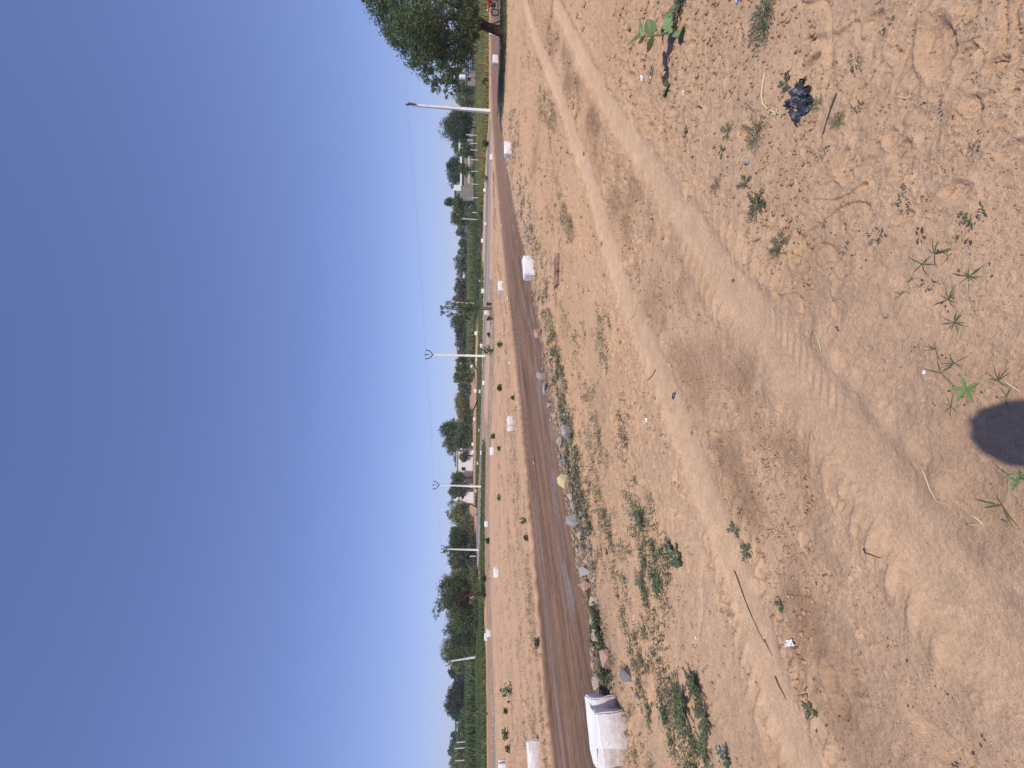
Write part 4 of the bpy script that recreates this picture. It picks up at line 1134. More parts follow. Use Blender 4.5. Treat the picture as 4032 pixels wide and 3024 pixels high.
r_, Wd, Hh = bld('roofed_house', 'distant house with white roof tanks and a pale wall beside the dark left tree', 1778, 1838, 2822, 2878, 108, 4, 'walltan')
windowed(r_, Wd, Hh * .75, 4, 'walltan', [])
MB().box((0, -.12, Hh * .6), (Wd * .9, .14, .45)).build('white_band', M['wash'], r_)
for xx in (Wd * .42, Wd * .28):
    MB().tube([(xx, 1.5, Hh * .75), (xx, 1.5, Hh * .75 + .8), (xx, 1.5, Hh * .75 + 1.0)], [.45, .45, .2], 14).build('roof_tank', M['wash'], r_)
r_, Wd, Hh = bld('far_shed', 'low grey far shed beyond the tall crop', 1829, 1840, 870, 915, 130, 3, 'wallgrey', 'shed')
windowed(r_, Wd, Hh, 3, 'wallgrey', [])
r_, Wd, Hh = bld('pump_shelter', 'tiny white pump shelter under the tallest far trees', 1812, 1820, 1766, 1776, 110, 1, 'wash', 'shelter')
mb = MB(); mb.box((0, .4, .25), (Wd, .8, .5), bev=.03); mb.build('cabin', M['wash'], r_)
MB().box((-.6, .4, -.9), (.1, .1, 2.0)).build('leg', M['wash'], r_)

# solar panels
def solar():
    g = AT(1868, 250, 62); root = empty('solar_array', g + np.array([0.1, 0, 0.15]), 'tilted dark blue solar panel array under the leaning tree crown', 'solar panel')
    s = 1 / PS(62); n = 0
    tl = math.radians(28)
    for rr in range(3):
        for c in range(5):
            mt = Matrix.Rotation(math.radians(90) - tl * 0 - math.radians(52), 4, 'X')
            # slope up away from the camera
            x = (c - 2) * 0.98; d = 0.35 + rr * 0.72
            zz = 0.35 + d * math.sin(math.radians(38)); yy = d * math.cos(math.radians(38))
            mb = MB(); mb.box((x, yy, zz), (0.93, 0.68, 0.04), rx=math.radians(38)); fr = mb.build('panel', M['alu'], root)
            nv = Vector((0, -math.sin(math.radians(38)), math.cos(math.radians(38))))
            MB().box(Vector((x, yy, zz)) + nv * .022, (0.87, 0.62, 0.012), rx=math.radians(38)).build('cells', M['panel'], fr)
    mb = MB()
    for x in (-2.2, 0, 2.2):
        mb.tube([(x, .2, -.8), (x, .2, .45)], .04, 6); mb.tube([(x, 1.7, -.8), (x, 1.7, 1.35)], .04, 6)
    mb.build('frame', M['steel'], root)
solar()
bpy.data.objects['solar_array'].scale = (.62, .7, .7)

# ------------------------------------------------------------------ motorcycle
def motorcycle():
    g = AT(1960, 25, 30.0); g[2] = gz(g[0], g[1])
    p = GP(1961, 20); y = p[1]
    root = empty('motorcycle', p, 'red motorcycle parked on the road at the right edge, front wheel turned into view', 'motorcycle')
    sc_ = 0.86; root.scale = (sc_, sc_, sc_); root.rotation_euler = (0, 0, math.radians(4))
    def wheel(x):
        wmb = MB().torus((x, 0, .30), .255, .045); wo = wmb.build('wheel', M['tyre'], root, True)
        mb = MB().torus((x, 0, .30), .205, .014, n=24, m=6)
        for k in range(10):
            a = k * math.pi / 5; mb.tube([(x, 0, .30), (x + .2 * math.cos(a), 0, .30 + .2 * math.sin(a))], .006, 4)
        mb.tube([(x, -.07, .30), (x, .07, .30)], .05, 10)
        mb.build('rim', M['chrome'], wo)
    # front wheel to the left (-x)
    wheel(-.62); wheel(.62)
    MB().tube([(-.62, -.08, .3), (-.47, -.09, .72), (-.4, -.09, .93)], .022, 7).tube([(-.62, .08, .3), (-.47, .09, .72), (-.4, .09, .93)], .022, 7).build('fork', M['chrome'], root)
    mb = MB()
    pts = [(-.62 + .33 * math.cos(a), .30 + .33 * math.sin(a)) for a in np.linspace(math.radians(35), math.radians(150), 9)]
    pin = [(-.62 + .315 * math.cos(a), .30 + .315 * math.sin(a)) for a in np.linspace(math.radians(150), math.radians(35), 9)]
    mb.prism(pts + pin, -.06, .06); mb.build('front_mudguard', M['redpaint'], root)
    pts = [(.62 + .36 * math.cos(a), .32 + .36 * math.sin(a)) for a in np.linspace(math.radians(10), math.radians(140), 9)]
    pin = [(.62 + .34 * math.cos(a), .32 + .34 * math.sin(a)) for a in np.linspace(math.radians(140), math.radians(10), 9)]
    MB().prism(pts + pin, -.07, .07).build('rear_mudguard', M['blackpart'], root)
    t = MB(); t.ball((-.12, 0, .80), (.27, .13, .13), 3); t.build('fuel_tank', M['redpaint'], root, True)
    MB().box((.36, 0, .80), (.62, .22, .09), bev=.04, ry=-.06).build('seat', M['blackpart'], root)
    MB().box((-.02, 0, .38), (.32, .2, .26), bev=.05).box((-.1, 0, .55), (.14, .16, .2), bev=.02).build('engine', M['blackpart'], root)
    MB().tube([(.0, -.13, .3), (.4, -.15, .27), (.85, -.16, .34)], [.02, .035, .04], 8).build('exhaust', M['chrome'], root)
    MB().tube([(-.42, 0, .85), (-.2, 0, .7), (.5, 0, .72), (.75, 0, .74)], .022, 6).tube([(-.42, 0, .75), (-.3, 0, .4), (.2, 0, .28), (.62, 0, .3)], .02, 6).build('frame', M['blackpart'], root)
    MB().box((.3, 0, .6), (.36, .24, .2), bev=.04).build('side_panel', M['redpaint'], root)
    MB().ball((-.5, 0, .86), (.09, .09, .1), 2).build('headlight', M['chrome'], root, True)
    MB().box((-.47, 0, .93), (.1, .18, .2), bev=.03, ry=.3).build('headlight_cowl', M['redpaint'], root)
    MB().tube([(-.3, -.36, 1.02), (-.38, -.15, 1.0), (-.4, 0, .97), (-.38, .15, 1.0), (-.3, .36, 1.02)], .015, 6).build('handlebar', M['blackpart'], root)
    for s in (-1, 1):
        m_ = MB(); m_.tube([(-.38, s * .2, 1.0), (-.4, s * .26, 1.16)], .006, 5); m_.ball((-.4, s * .27, 1.2), (.02, .06, .045), 2); m_.build('mirror', M['blackpart'], root)
    MB().tube([(.1, -.1, .3), (.06, -.24, 0.0)], .012, 5).build('kick_stand', M['steel'], root)
motorcycle()

# ------------------------------------------------------------------ crops and ground cover (stuff)
def stuff_mesh(name, V, Fq, C, label, cat, mat='leaf'):
    o = link_mesh(name, np_mesh(name, V, Fq, C), M[mat])
    tag(o, label, cat, None, 'stuff')
    return o
def poly_sample(n, fn_lo, fn_hi, py0, py1, r):
    py = r.uniform(py0, py1, n); lo = fn_lo(py); hi = fn_hi(py)
    px = lo + (hi - lo) * r.uniform(0, 1, n)
    return px, py
def Gv(px, py):
    "vectorised ground lookup"
    r = F_[None] + ((px - 2016) / FOC)[:, None] * CX[None] + ((1512 - py) / FOC)[:, None] * CY[None]
    lo = np.full(len(px), .3); hi = np.full(len(px), 420.)
    for _ in range(45):
        m = .5 * (lo + hi); c = CAMH + m * r[:, 2] - ramp(m * r[:, 1]) > 0
        lo = np.where(c, m, lo); hi = np.where(c, hi, m)
    return lo * r[:, 0], lo * r[:, 1]
def crop(name, label, cat, fn_lo, fn_hi, py0, py1, n, h0, h1, wd, colA, colB, seed, per=3, depth_uniform=True):
    r = np.random.default_rng(seed)
    px, py = poly_sample(n, fn_lo, fn_hi, py0, py1, r)
    x, y = Gv(px, py)
    x = x + r.normal(0, .3, n); y = y + r.normal(0, .5, n)
    z = H(x, y)
    x = np.repeat(x, per); y = np.repeat(y, per); z = np.repeat(z, per)
    m = len(x)
    P = np.stack([x + r.normal(0, .1, m), y + r.normal(0, .1, m), z - .03], 1)
    D = unit(np.stack([r.normal(0, .28, m), r.normal(0, .28, m), np.ones(m)], 1))
    W = unit(np.stack([r.normal(0, 1, m), r.normal(0, .4, m), r.normal(0, .2, m)], 1))
    k = sstep(-.4, .4, fbm(x * .12, y * .12, 3, seed) + r.normal(0, .3, m))[:, None]
    C = (np.array(colA) * (1 - k) + np.array(colB) * k) * (1 + r.uniform(-.3, .3, (m, 1)))
    V, Fq, Cc = blades(P, D, W, r.uniform(h0, h1, m), wd * r.uniform(.6, 1.4, m), C)
    stuff_mesh(name, V, Fq, Cc, label, cat)
I = lambda pts: (lambda py: interp(pts, py))
crop('yellow_grass', 'yellow-green dry grass field on both sides of the tallest pole', 'grass', I([(1874, -300), (1874, 300), (1876, 560), (1880, 700), (1890, 840)]), I([(1926, -300), (1926, 460), (1918, 560), (1908, 700), (1900, 840)]), -300, 840, 15000, .3, .75, .1, (0.17, 0.17, 0.055), (0.26, 0.24, 0.085), 41)
crop('green_crop', 'dark green leafy crop between the white fence posts', 'crop', I([(1855, 560), (1858, 850), (1862, 1240)]), I([(1878, 560), (1892, 850), (1896, 1100), (1880, 1240)]), 540, 1250, 9000, .35, .7, .16, (0.05, 0.09, 0.03), (0.085, 0.125, 0.04), 42)
crop('millet_crop', 'tall pale green millet crop in front of the far trees', 'crop', I([(1862, 880), (1862, 1300), (1862, 1330)]), I([(1868, 880), (1872, 1300), (1870, 1330)]), 860, 1420, 9000, 1.3, 2.1, .16, (0.14, 0.17, 0.06), (0.2, 0.21, 0.09), 43)
crop('far_hedge_grass', 'low green growth along the back edge of the orange plot', 'grass', I([(1846, 1440), (1846, 2130)]), I([(1850, 1440), (1849, 2130)]), 1440, 2130, 3500, .5, 1.2, .3, (0.08, 0.11, 0.04), (0.13, 0.15, 0.06), 44)
crop('left_grass', 'rough green grassland between the grove and the red track', 'grass', I([(1866, 2180), (1870, 2330), (1885, 2420), (1886, 2560), (1862, 2620), (1858, 3100)]), I([(1868, 2180), (1905, 2400), (1912, 2600), (1917, 3100)]), 2160, 3100, 16000, .2, .55, .13, (0.075, 0.11, 0.035), (0.14, 0.165, 0.06), 45)
crop('scrub_thicket', 'dense green scrub filling the background of the left grove', 'scrub', I([(1850, 2400), (1848, 3100)]), I([(1866, 2400), (1868, 2600), (1880, 2700), (1882, 3100)]), 2400, 3100, 9000, .8, 2.2, .4, (0.075, 0.11, 0.04), (0.12, 0.15, 0.06), 46)
crop('verge_grass', 'patchy green weeds between the grey road and the sand', 'grass', I([(1886, 1050), (1886, 1240), (1880, 1500), (1876, 1800), (1872, 1990)]), I([(1906, 1050), (1898, 1500), (1888, 1850), (1880, 1990)]), 1050, 1990, 5000, .1, .35, .09, (0.075, 0.11, 0.035), (0.13, 0.15, 0.06), 47)
crop('track_verge_weeds', 'weeds between the grey road and the red track', 'grass', I([(1904, 1750), (1897, 2000), (1890, 2250), (1896, 2330)]), I([(1912, 1750), (1909, 2000), (1911, 2330)]), 1750, 2340, 3500, .1, .35, .09, (0.075, 0.11, 0.035), (0.13, 0.15, 0.06), 48)
crop('roadside_grass', 'thin shaded grass under the leaning tree', 'grass', I([(1972, -200), (1972, 200), (1966, 420)]), I([(1997, -200), (1996, 150), (1985, 420)]), -200, 420, 4500, .05, .16, .02, (0.07, 0.1, 0.035), (0.12, 0.14, 0.06), 49)

def far_wood():
    r = np.random.default_rng(71); n = 30000
    py = r.uniform(-500, 3400, n); y = r.uniform(168, 190, n)
    px0 = 1852.0; x = np.array([(1512 - p) / FOC for p in py]) * y
    zg = ramp(y); hmax = 3.2 + 2.6 * fbm(x * .09, x * 0 + 3, 4, 72) + 1.0 * fbm(x * .4, y * .1, 2, 73)
    z = zg + hmax * r.uniform(0, 1, n) ** .7
    P = np.stack([x, y, z], 1); D = randdir(n, r); W = unit(np.cross(D, randdir(n, r)))
    C = lcol((0.095, 0.12, 0.075), n, r, .3, .1) * (1 + .3 * fbm(x * .25, z * .5, 2, 74))[:, None]
    V, Fq, Cc = blades(P, D, W, r.uniform(.5, 1.1, n), r.uniform(.4, .8, n), C)
    stuff_mesh('far_wood', V, Fq, Cc, 'continuous low belt of distant trees along the horizon', 'wood')
far_wood()

# small weeds over the sand: rosettes of little leaves
def weeds(name, label, n, samp, seed, size, leafw, dens_thr, colA, colB, per=16, nscale=(0.8, 2.6), mat='leaf', flatness=.5, cat='weeds'):
    r = np.random.default_rng(seed)
    px, py = samp(n, r)
    x, y = Gv(px, py)
    al = x * .69 + y * .72; ac = -x * .72 + y * .69
    d = fbm(al * nscale[0], ac * nscale[1], 4, seed)
    keep = (d + r.normal(0, .06, n) > dens_thr)
    f = fields(x, y)
    keep &= (f['road_d'] < -.05) & (f['d1'] > .2) & (f['d2'] > .26)
    x = x[keep]; y = y[keep]; m = len(x)
    if m == 0: return
    z = H(x, y)
    sz = size * r.uniform(.4, 1.5, m)
    xi = np.repeat(np.arange(m), per); q = len(xi)
    s = sz[xi]
    a = r.uniform(0, 2 * math.pi, q); rr = s * r.uniform(0.05, 1, q) ** .7
    P = np.stack([x[xi] + np.cos(a) * rr * .8, y[xi] + np.sin(a) * rr * .8, z[xi] + s * r.uniform(0.02, .6, q)], 1)
    a2 = a + r.normal(0, .7, q)
    D = unit(np.stack([np.cos(a2), np.sin(a2), r.uniform(-.1, 1.1, q) * flatness], 1))
    W = unit(np.cross(D, np.array([0, 0, 1.0])[None] + r.normal(0, .35, (q, 3))))
    k = r.uniform(0, 1, (m, 1))[xi]
    C = (np.array(colA) * (1 - k) + np.array(colB) * k) * (1 + r.uniform(-.28, .28, (q, 1)))
    V, Fq, Cc = blades(P, D, W, s * r.uniform(.3, .6, q), s * leafw * r.uniform(.7, 1.3, q), C)
    stuff_mesh(name, V, Fq, Cc, label, cat, mat)
def S(lo, hi, py0, py1):
    return lambda n, r: poly_sample(n, I(lo), I(hi), py0, py1, r)
rn_plus = lambda k: [(a + k, b) for a, b in ROAD_NEAR]
GRN1 = (0.112, 0.128, 0.07); GRN2 = (0.17, 0.172, 0.1)
weeds('verge_weeds', 'patchy small green weeds along the near side of the brown road', 2600, S(rn_plus(25), [(a + 190 if b > 500 else a + 110, b) for a, b in ROAD_NEAR], 0, 3150), 501, .055, .16, .10, GRN1, GRN2)
weeds('dense_verge_weeds', 'denser green weed patches in the sand left of the wheel tracks', 2200, S([(2200, 1200), (2260, 1700), (2330, 2200), (2450, 3024)], [(2400, 1200), (2520, 1800), (2700, 2400), (2900, 3024)], 1200, 3100), 502, .05, .17, .12, GRN1, (0.11, 0.15, 0.06), nscale=(1.2, 2.2))
weeds('stone_edge_weeds', 'grey-green weeds growing among the roadside stones', 900, S(rn_plus(30), rn_plus(72), 450, 2700), 503, .075, .18, -.1, (0.085, 0.11, 0.055), (0.15, 0.17, 0.09), per=26)
weeds('strip_tufts', 'sparse olive tufts scattered over the sand strip beyond the brown road', 9000, S([(1945, 600), (1940, 1300), (1950, 1800), (1940, 2300), (1960, 3100)], [(a - 6, b) for a, b in ROAD_FAR], 600, 3150), 504, .085, .14, .02, (0.17, 0.15, 0.07), (0.12, 0.14, 0.055), per=9, nscale=(.5, 2.0), flatness=.9)
weeds('near_sprouts', 'tiny sparse green sprouts in the near sand', 160, lambda n, r: (r.uniform(2300, 3900, n), r.uniform(-100, 3100, n)), 505, .026, .2, .25, GRN1, (0.1, 0.14, 0.06), per=12, nscale=(1.5, 1.5))
weeds('mid_grey_weeds', 'flat grey-green creeping weeds in the sand right of the wheel tracks', 900, S([(2060, 150), (2130, 500), (2200, 900)], [(2130, 150), (2200, 500), (2260, 900)], 150, 950), 506, .06, .15, -.02, (0.12, 0.13, 0.075), (0.16, 0.165, 0.09), per=16, nscale=(.6, 2.5), flatness=.25)
weeds('straw_litter', 'bits of pale straw and dry stalk lying in the sand', 2600, lambda n, r: (2050 + (r.uniform(0, 1, n) ** 1.6) * 1900, r.uniform(-100, 3150, n)), 507, .022, .05, -.9, (0.42, 0.34, 0.2), (0.55, 0.46, 0.3), per=1, mat='dry', flatness=.05, cat='straw')
weeds('dry_bits', 'dark crumbs of dry leaf and dung in the sand', 900, lambda n, r: (2050 + (r.uniform(0, 1, n) ** 1.6) * 1900, r.uniform(-100, 3150, n)), 508, .02, .3, -.2, (0.07, 0.045, 0.035), (0.13, 0.085, 0.06), per=2, mat='dry', flatness=.4, cat='debris')

# clods and pebbles
def clods(name, label, n, samp, seed, s0, s1, colA, colB, thr=-.9, cat='clods', ns=.9, flat=.6):
    r = np.random.default_rng(seed)
    px, py = samp(n, r); x, y = Gv(px, py)
    keep = fbm(x * ns, y * ns, 3, seed) + r.normal(0, .15, n) > thr
    f = fields(x, y); keep &= (f['d1'] > .17) & (f['d2'] > .24) & (f['road_d'] < -.0)
    x = x[keep]; y = y[keep]; m = len(x)
    base = np.array([[1, 0, 0], [-1, 0, 0], [0, 1, 0], [0, -1, 0], [0, 0, 1], [0, 0, -1], [.6, .6, .55], [-.6, .6, .5], [-.6, -.6, .55], [.6, -.6, .5]], float)
    oct_f = np.array([[0, 6, 4], [6, 2, 4], [2, 7, 4], [7, 1, 4], [1, 8, 4], [8, 3, 4], [3, 9, 4], [9, 0, 4], [0, 2, 6], [2, 1, 7], [1, 3, 8], [3, 0, 9], [2, 0, 5], [1, 2, 5], [3, 1, 5], [0, 3, 5]])
    dist = np.hypot(x, y)
    s = (s0 + (s1 - s0) * r.uniform(0, 1, m) ** 2.5) * np.clip(dist / 5, .6, 1.6)
    an = r.uniform(0, 6.28, m)
    B = base[None] * r.uniform(.6, 1.25, (m, 10, 1)) * s[:, None, None] * np.stack([np.ones(m), r.uniform(.5, 1, m), np.full(m, flat) * r.uniform(.7, 1.2, m)], 1)[:, None, :]
    c, sn = np.cos(an)[:, None], np.sin(an)[:, None]
    X = B[:, :, 0] * c - B[:, :, 1] * sn; Y = B[:, :, 0] * sn + B[:, :, 1] * c
    V = np.stack([X + x[:, None], Y + y[:, None], B[:, :, 2] + H(x, y)[:, None] + s[:, None] * .12], 2).reshape(-1, 3)
    Fq = (oct_f[None] + (np.arange(m) * 10)[:, None, None]).reshape(-1, 3)
    k = r.uniform(0, 1, (m, 1)); C = np.array(colA) * (1 - k) + np.array(colB) * k
    o = link_mesh(name, np_mesh(name, V, Fq, np.repeat(C, 10, 0)), M['stone'])
    tag(o, label, cat, None, 'stuff')
allg = lambda n, r: (2010 + (r.uniform(0, 1, n) ** 1.5) * 2050, r.uniform(-150, 3200, n))
clods('soil_clods', 'small crumbled sandy clods scattered over the near ground', 26000, allg, 601, .0025, .010, (0.40, 0.25, 0.155), (0.52, 0.33, 0.2), thr=-.2)
clods('coarse_clods', 'larger broken earth clods in the trampled sand', 9000, lambda n, r: (2060 + (r.uniform(0, 1, n) ** 1.2) * 1150, r.uniform(-150, 3200, n)), 602, .009, .032, (0.36, 0.215, 0.13), (0.5, 0.31, 0.185), thr=-.02)
clods('edge_rubble', 'small grey and brown stone rubble along the road edge', 4200, S(rn_plus(4), rn_plus(60), 430, 2740), 603, .010, .045, (0.22, 0.17, 0.13), (0.42, 0.32, 0.24), thr=-.1, cat='rubble')
clods('pale_pebbles', 'tiny pale pebbles lying in the sand', 220, allg, 604, .003, .008, (0.5, 0.45, 0.4), (0.75, 0.7, 0.66), cat='pebbles')
clods('gravel_shoulder', 'grey gravel shoulder between sand strip and red track', 2200, S([(1926, 1100), (1924, 1500), (1917, 1800), (1920, 2300), (1935, 2800), (1939, 3150)], [(1941, 1100), (1947, 1450), (1926, 1800), (1930, 2300), (1948, 2800), (1954, 3150)], 1100, 3150), 605, .015, .06, (0.2, 0.17, 0.15), (0.42, 0.36, 0.3), cat='gravel', thr=-.1)

# ------------------------------------------------------------------ roadside stones
def stone(px, py, lpx, hh, label, seed, col, flat=False, rz=None, name='roadside_stone', group='loose stones lining the brown road'):
    "lpx = length across the view in photo pixels, hh height in metres"
    g = GP(px, py); y = g[1]; L = lpx / PS(y)
    r = np.random.default_rng(seed)
    bm = bmesh.new()
    pts = unit(r.normal(size=(16, 3))) * r.uniform(.75, 1.1, (16, 1))
    pts = np.sign(pts) * np.abs(pts) ** .6
    for p in pts:
        bm.verts.new((p[0] * L * .5, p[1] * L * (.33 if not flat else .42), p[2] * hh * .55))
    res = bmesh.ops.convex_hull(bm, input=bm.verts)
    junk = [v for v in bm.verts if not v.link_faces]
    for v in junk: bm.verts.remove(v)
    bmesh.ops.bevel(bm, geom=list(bm.edges), offset=L * .02, segments=1, affect='EDGES')
    me = bpy.data.meshes.new(name); bmesh.ops.recalc_face_normals(bm, faces=bm.faces); bm.to_mesh(me); bm.free()
    n = len(me.vertices); co = np.zeros(n * 3, np.float32); me.vertices.foreach_get('co', co); co = co.reshape(-1, 3)
    a = me.color_attributes.new('Col', 'FLOAT_COLOR', 'POINT')
    c = np.ones((n, 4), np.float32); c[:, :3] = np.array(col)[None] * (1 + .25 * fbm(co[:, 0] * 12 + seed, co[:, 2] * 12 + co[:, 1] * 8, 3, 5))[:, None]
    a.data.foreach_set('color', np.clip(c, .01, .9).ravel())
    o = link_mesh(name, me, M['stone'])
    o.location = (g[0], g[1], g[2] + hh * .32)
    o.rotation_euler = (r.uniform(-.15, .15), r.uniform(-.12, .12), (r.uniform(-.3, .3) if rz is None else rz) + .75)
    tag(o, label, 'stone', group)
GY = (0.33, 0.30, 0.28); PK = (0.45, 0.28, 0.22); TN = (0.42, 0.34, 0.26); YL = (0.62, 0.52, 0.26); DG = (0.2, 0.19, 0.19)
STONES = [
 (1999, 640, 24, .12, 'small pale stone just past the two-faced white block', TN), (2010, 675, 22, .1, 'flat grey stone on the near road edge after the bend', GY),
 (2024, 735, 26, .12, 'grey stone half buried at the near road edge', GY), (2034, 790, 22, .1, 'brown stone right of the pale pink kerb slab', TN),
 (2054, 845, 52, .16, 'pale pink kerb slab lying on the near road edge', PK), (2075, 905, 28, .1, 'small grey stone among weeds left of the pink kerb slab', GY), (2083, 940, 36, .14, 'grey broken stone just right of the ragged white block', GY),
 (2122, 1170, 34, .1, 'small tan stone left of the ragged white block', TN), (2132, 1315, 42, .2, 'rounded pinkish boulder on the near road edge', PK), (2160, 1380, 36, .12, 'reddish flat stone beside the rounded boulder', PK),
 (2152, 1475, 46, .24, 'upright angular grey slab with a dark hollow under it', GY), (2166, 1530, 60, .14, 'broad flat pale grey slab leaning on the road edge', GY), (2180, 1590, 40, .12, 'long grey stone left of the broad flat slab', GY), (2196, 1640, 34, .12, 'small pinkish stone in the stone line', PK),
 (2252, 1700, 66, .22, 'largest grey boulder set back from the road edge in weeds', GY), (2215, 1745, 56, .12, 'long narrow grey slab along the road edge', GY), (2236, 1810, 40, .1, 'thin dark stone left of the long narrow slab', DG),
 (2236, 1897, 64, .16, 'pale yellow lichen-covered stone beside green grass', YL), (2258, 1955, 30, .1, 'small tan stone between the yellow stone and grey wedge', TN), (2268, 1990, 40, .14, 'grey wedge stone on the road edge', GY), (2274, 2045, 62, .18, 'pointed pale grey stone split into two faces', GY),
 (2290, 2110, 44, .1, 'flat tan stone in grass at the road edge', TN), (2302, 2160, 40, .1, 'narrow grey stone before the long pink slab', GY), (2320, 2250, 46, .14, 'grey cracked end of the long slab pair', GY), (2326, 2305, 52, .15, 'long pinkish slab casting a black gap shadow', PK),
 (2352, 2370, 50, .12, 'brownish pointed stone left of the long pinkish slab', TN), (2350, 2440, 40, .1, 'tan rubble stone on the crumbling road edge', TN), (2366, 2500, 44, .12, 'pale cracked rubble lump at the road edge', TN),
 (2402, 2600, 84, .14, 'smooth salmon-pink slab just right of the largest white block', PK), (2385, 2690, 60, .12, 'crumbled pale rubble touching the largest white block', TN), (2478, 2655, 52, .12, 'dark grey angular rock set back from the salmon-pink slab', DG),
 (2095, 1180 + 640, 20, .05, 'flat grey stone at the far edge of the brown road', GY), (2068, 1592, 0, 0, '', None),
 (2455, 2700, 0, 0, '', None), (2510, 2740, 22, .06, 'small grey stone near the corner of the largest white block', DG), (2680, 2945, 18, .05, 'brown pebble in the left foreground sand', TN),
 (2726, 1704, 16, .012, 'round flat brown disc-like stone on the wheel track edge', (0.22, 0.12, 0.08)), (2955, 635, 24, .05, 'grey angular stone beside a small plant in the right sand', GY), (2890, 1104, 13, .03, 'small dark brown stone in the middle sand', (0.22, 0.13, 0.1)),
 (2790, 1160 - 60, 0, 0, '', None), (3506, 1247, 14, .02, 'tiny grey stone in the smooth central sand', GY), (2437, 2350, 14, .06, 'little blue-grey stone among weeds below the stone line', DG),
]
for i, (a, b, L, hh, lab, col) in enumerate(STONES):
    if L: stone(a, b, L * 1.05, hh, lab, 700 + i, col, flat=hh < .13)
def slab():
    g = GP(2198, 1040)
    mb = MB(); mb.box((0, 0, .02), (.34, .24, .05), bev=.006); mb.box((-.30, .02, .018), (.24, .22, .045), bev=.006, rz=.06)
    o = mb.build('broken_slab', M['redpost'], jit=.004); o.location = g; o.rotation_euler = (.05, .03, 0.1)
    tag(o, 'flat brown broken paving slab lying in the sand below the ragged white block', 'slab')
slab()
for i, (a, b, lab) in enumerate([(1962, 811 - 10, 'pale stone on the far side of the brown road, nearest the bend'), (1970, 890, 'flat pale stone on the far road edge'), (1982, 1020, 'thin white stone chip line on the far road edge'), (1998, 1175, 'small white chip on the far road edge below the weed block'), (2008, 1430, 'thin white strip of plaster in the sand beyond the road'), (2033, 1585, 'cream coloured stone lump at the far road edge'), (2040, 1690, 'small cream stone beside the eroded white block'), (1922, 1622, 'grey lump on the gravel right of the red track'), (1921, 1935, 'pale lump at the foot of the gravel edge below the third pole')]):
    stone(a, b, 20 if i != 6 else 16, .06, lab, 800 + i, (0.6, 0.52, 0.42), True, 0)

# ------------------------------------------------------------------ foreground plants
def leaf_surface(mb, base, d, up, L, Wd, fold=.12, curl=.1, n=6, prof=None):
    "broad oval leaf with a midrib fold, drawn as a grid"
    d = Vector(d).normalized(); s = d.cross(Vector(up)).normalized(); nn = s.cross(d).normalized()
    rows = []
    for i in range(n + 1):
        t = i / n
        ww = Wd * .5 * (math.sin(math.pi * min(1, t * .93 + .05)) ** .72)
        c = Vector(base) + d * L * t - nn * curl * L * t * t
        rows.append([mb.bm.verts.new(c + s * ww * k + nn * fold * abs(k) * ww) for k in (-1, -.5, 0, .5, 1)])
    for i in range(n):
        for k in range(4):
            mb.bm.faces.new((rows[i][k], rows[i][k + 1], rows[i + 1][k + 1], rows[i + 1][k]))
def leafcol(col, rib, L=0.1):
    return lambda co: np.tile(np.array(col), (len(co), 1)) * (1 + .14 * fbm(co[:, 0] * 60, co[:, 1] * 60 + co[:, 2] * 40, 3, 9))[:, None]
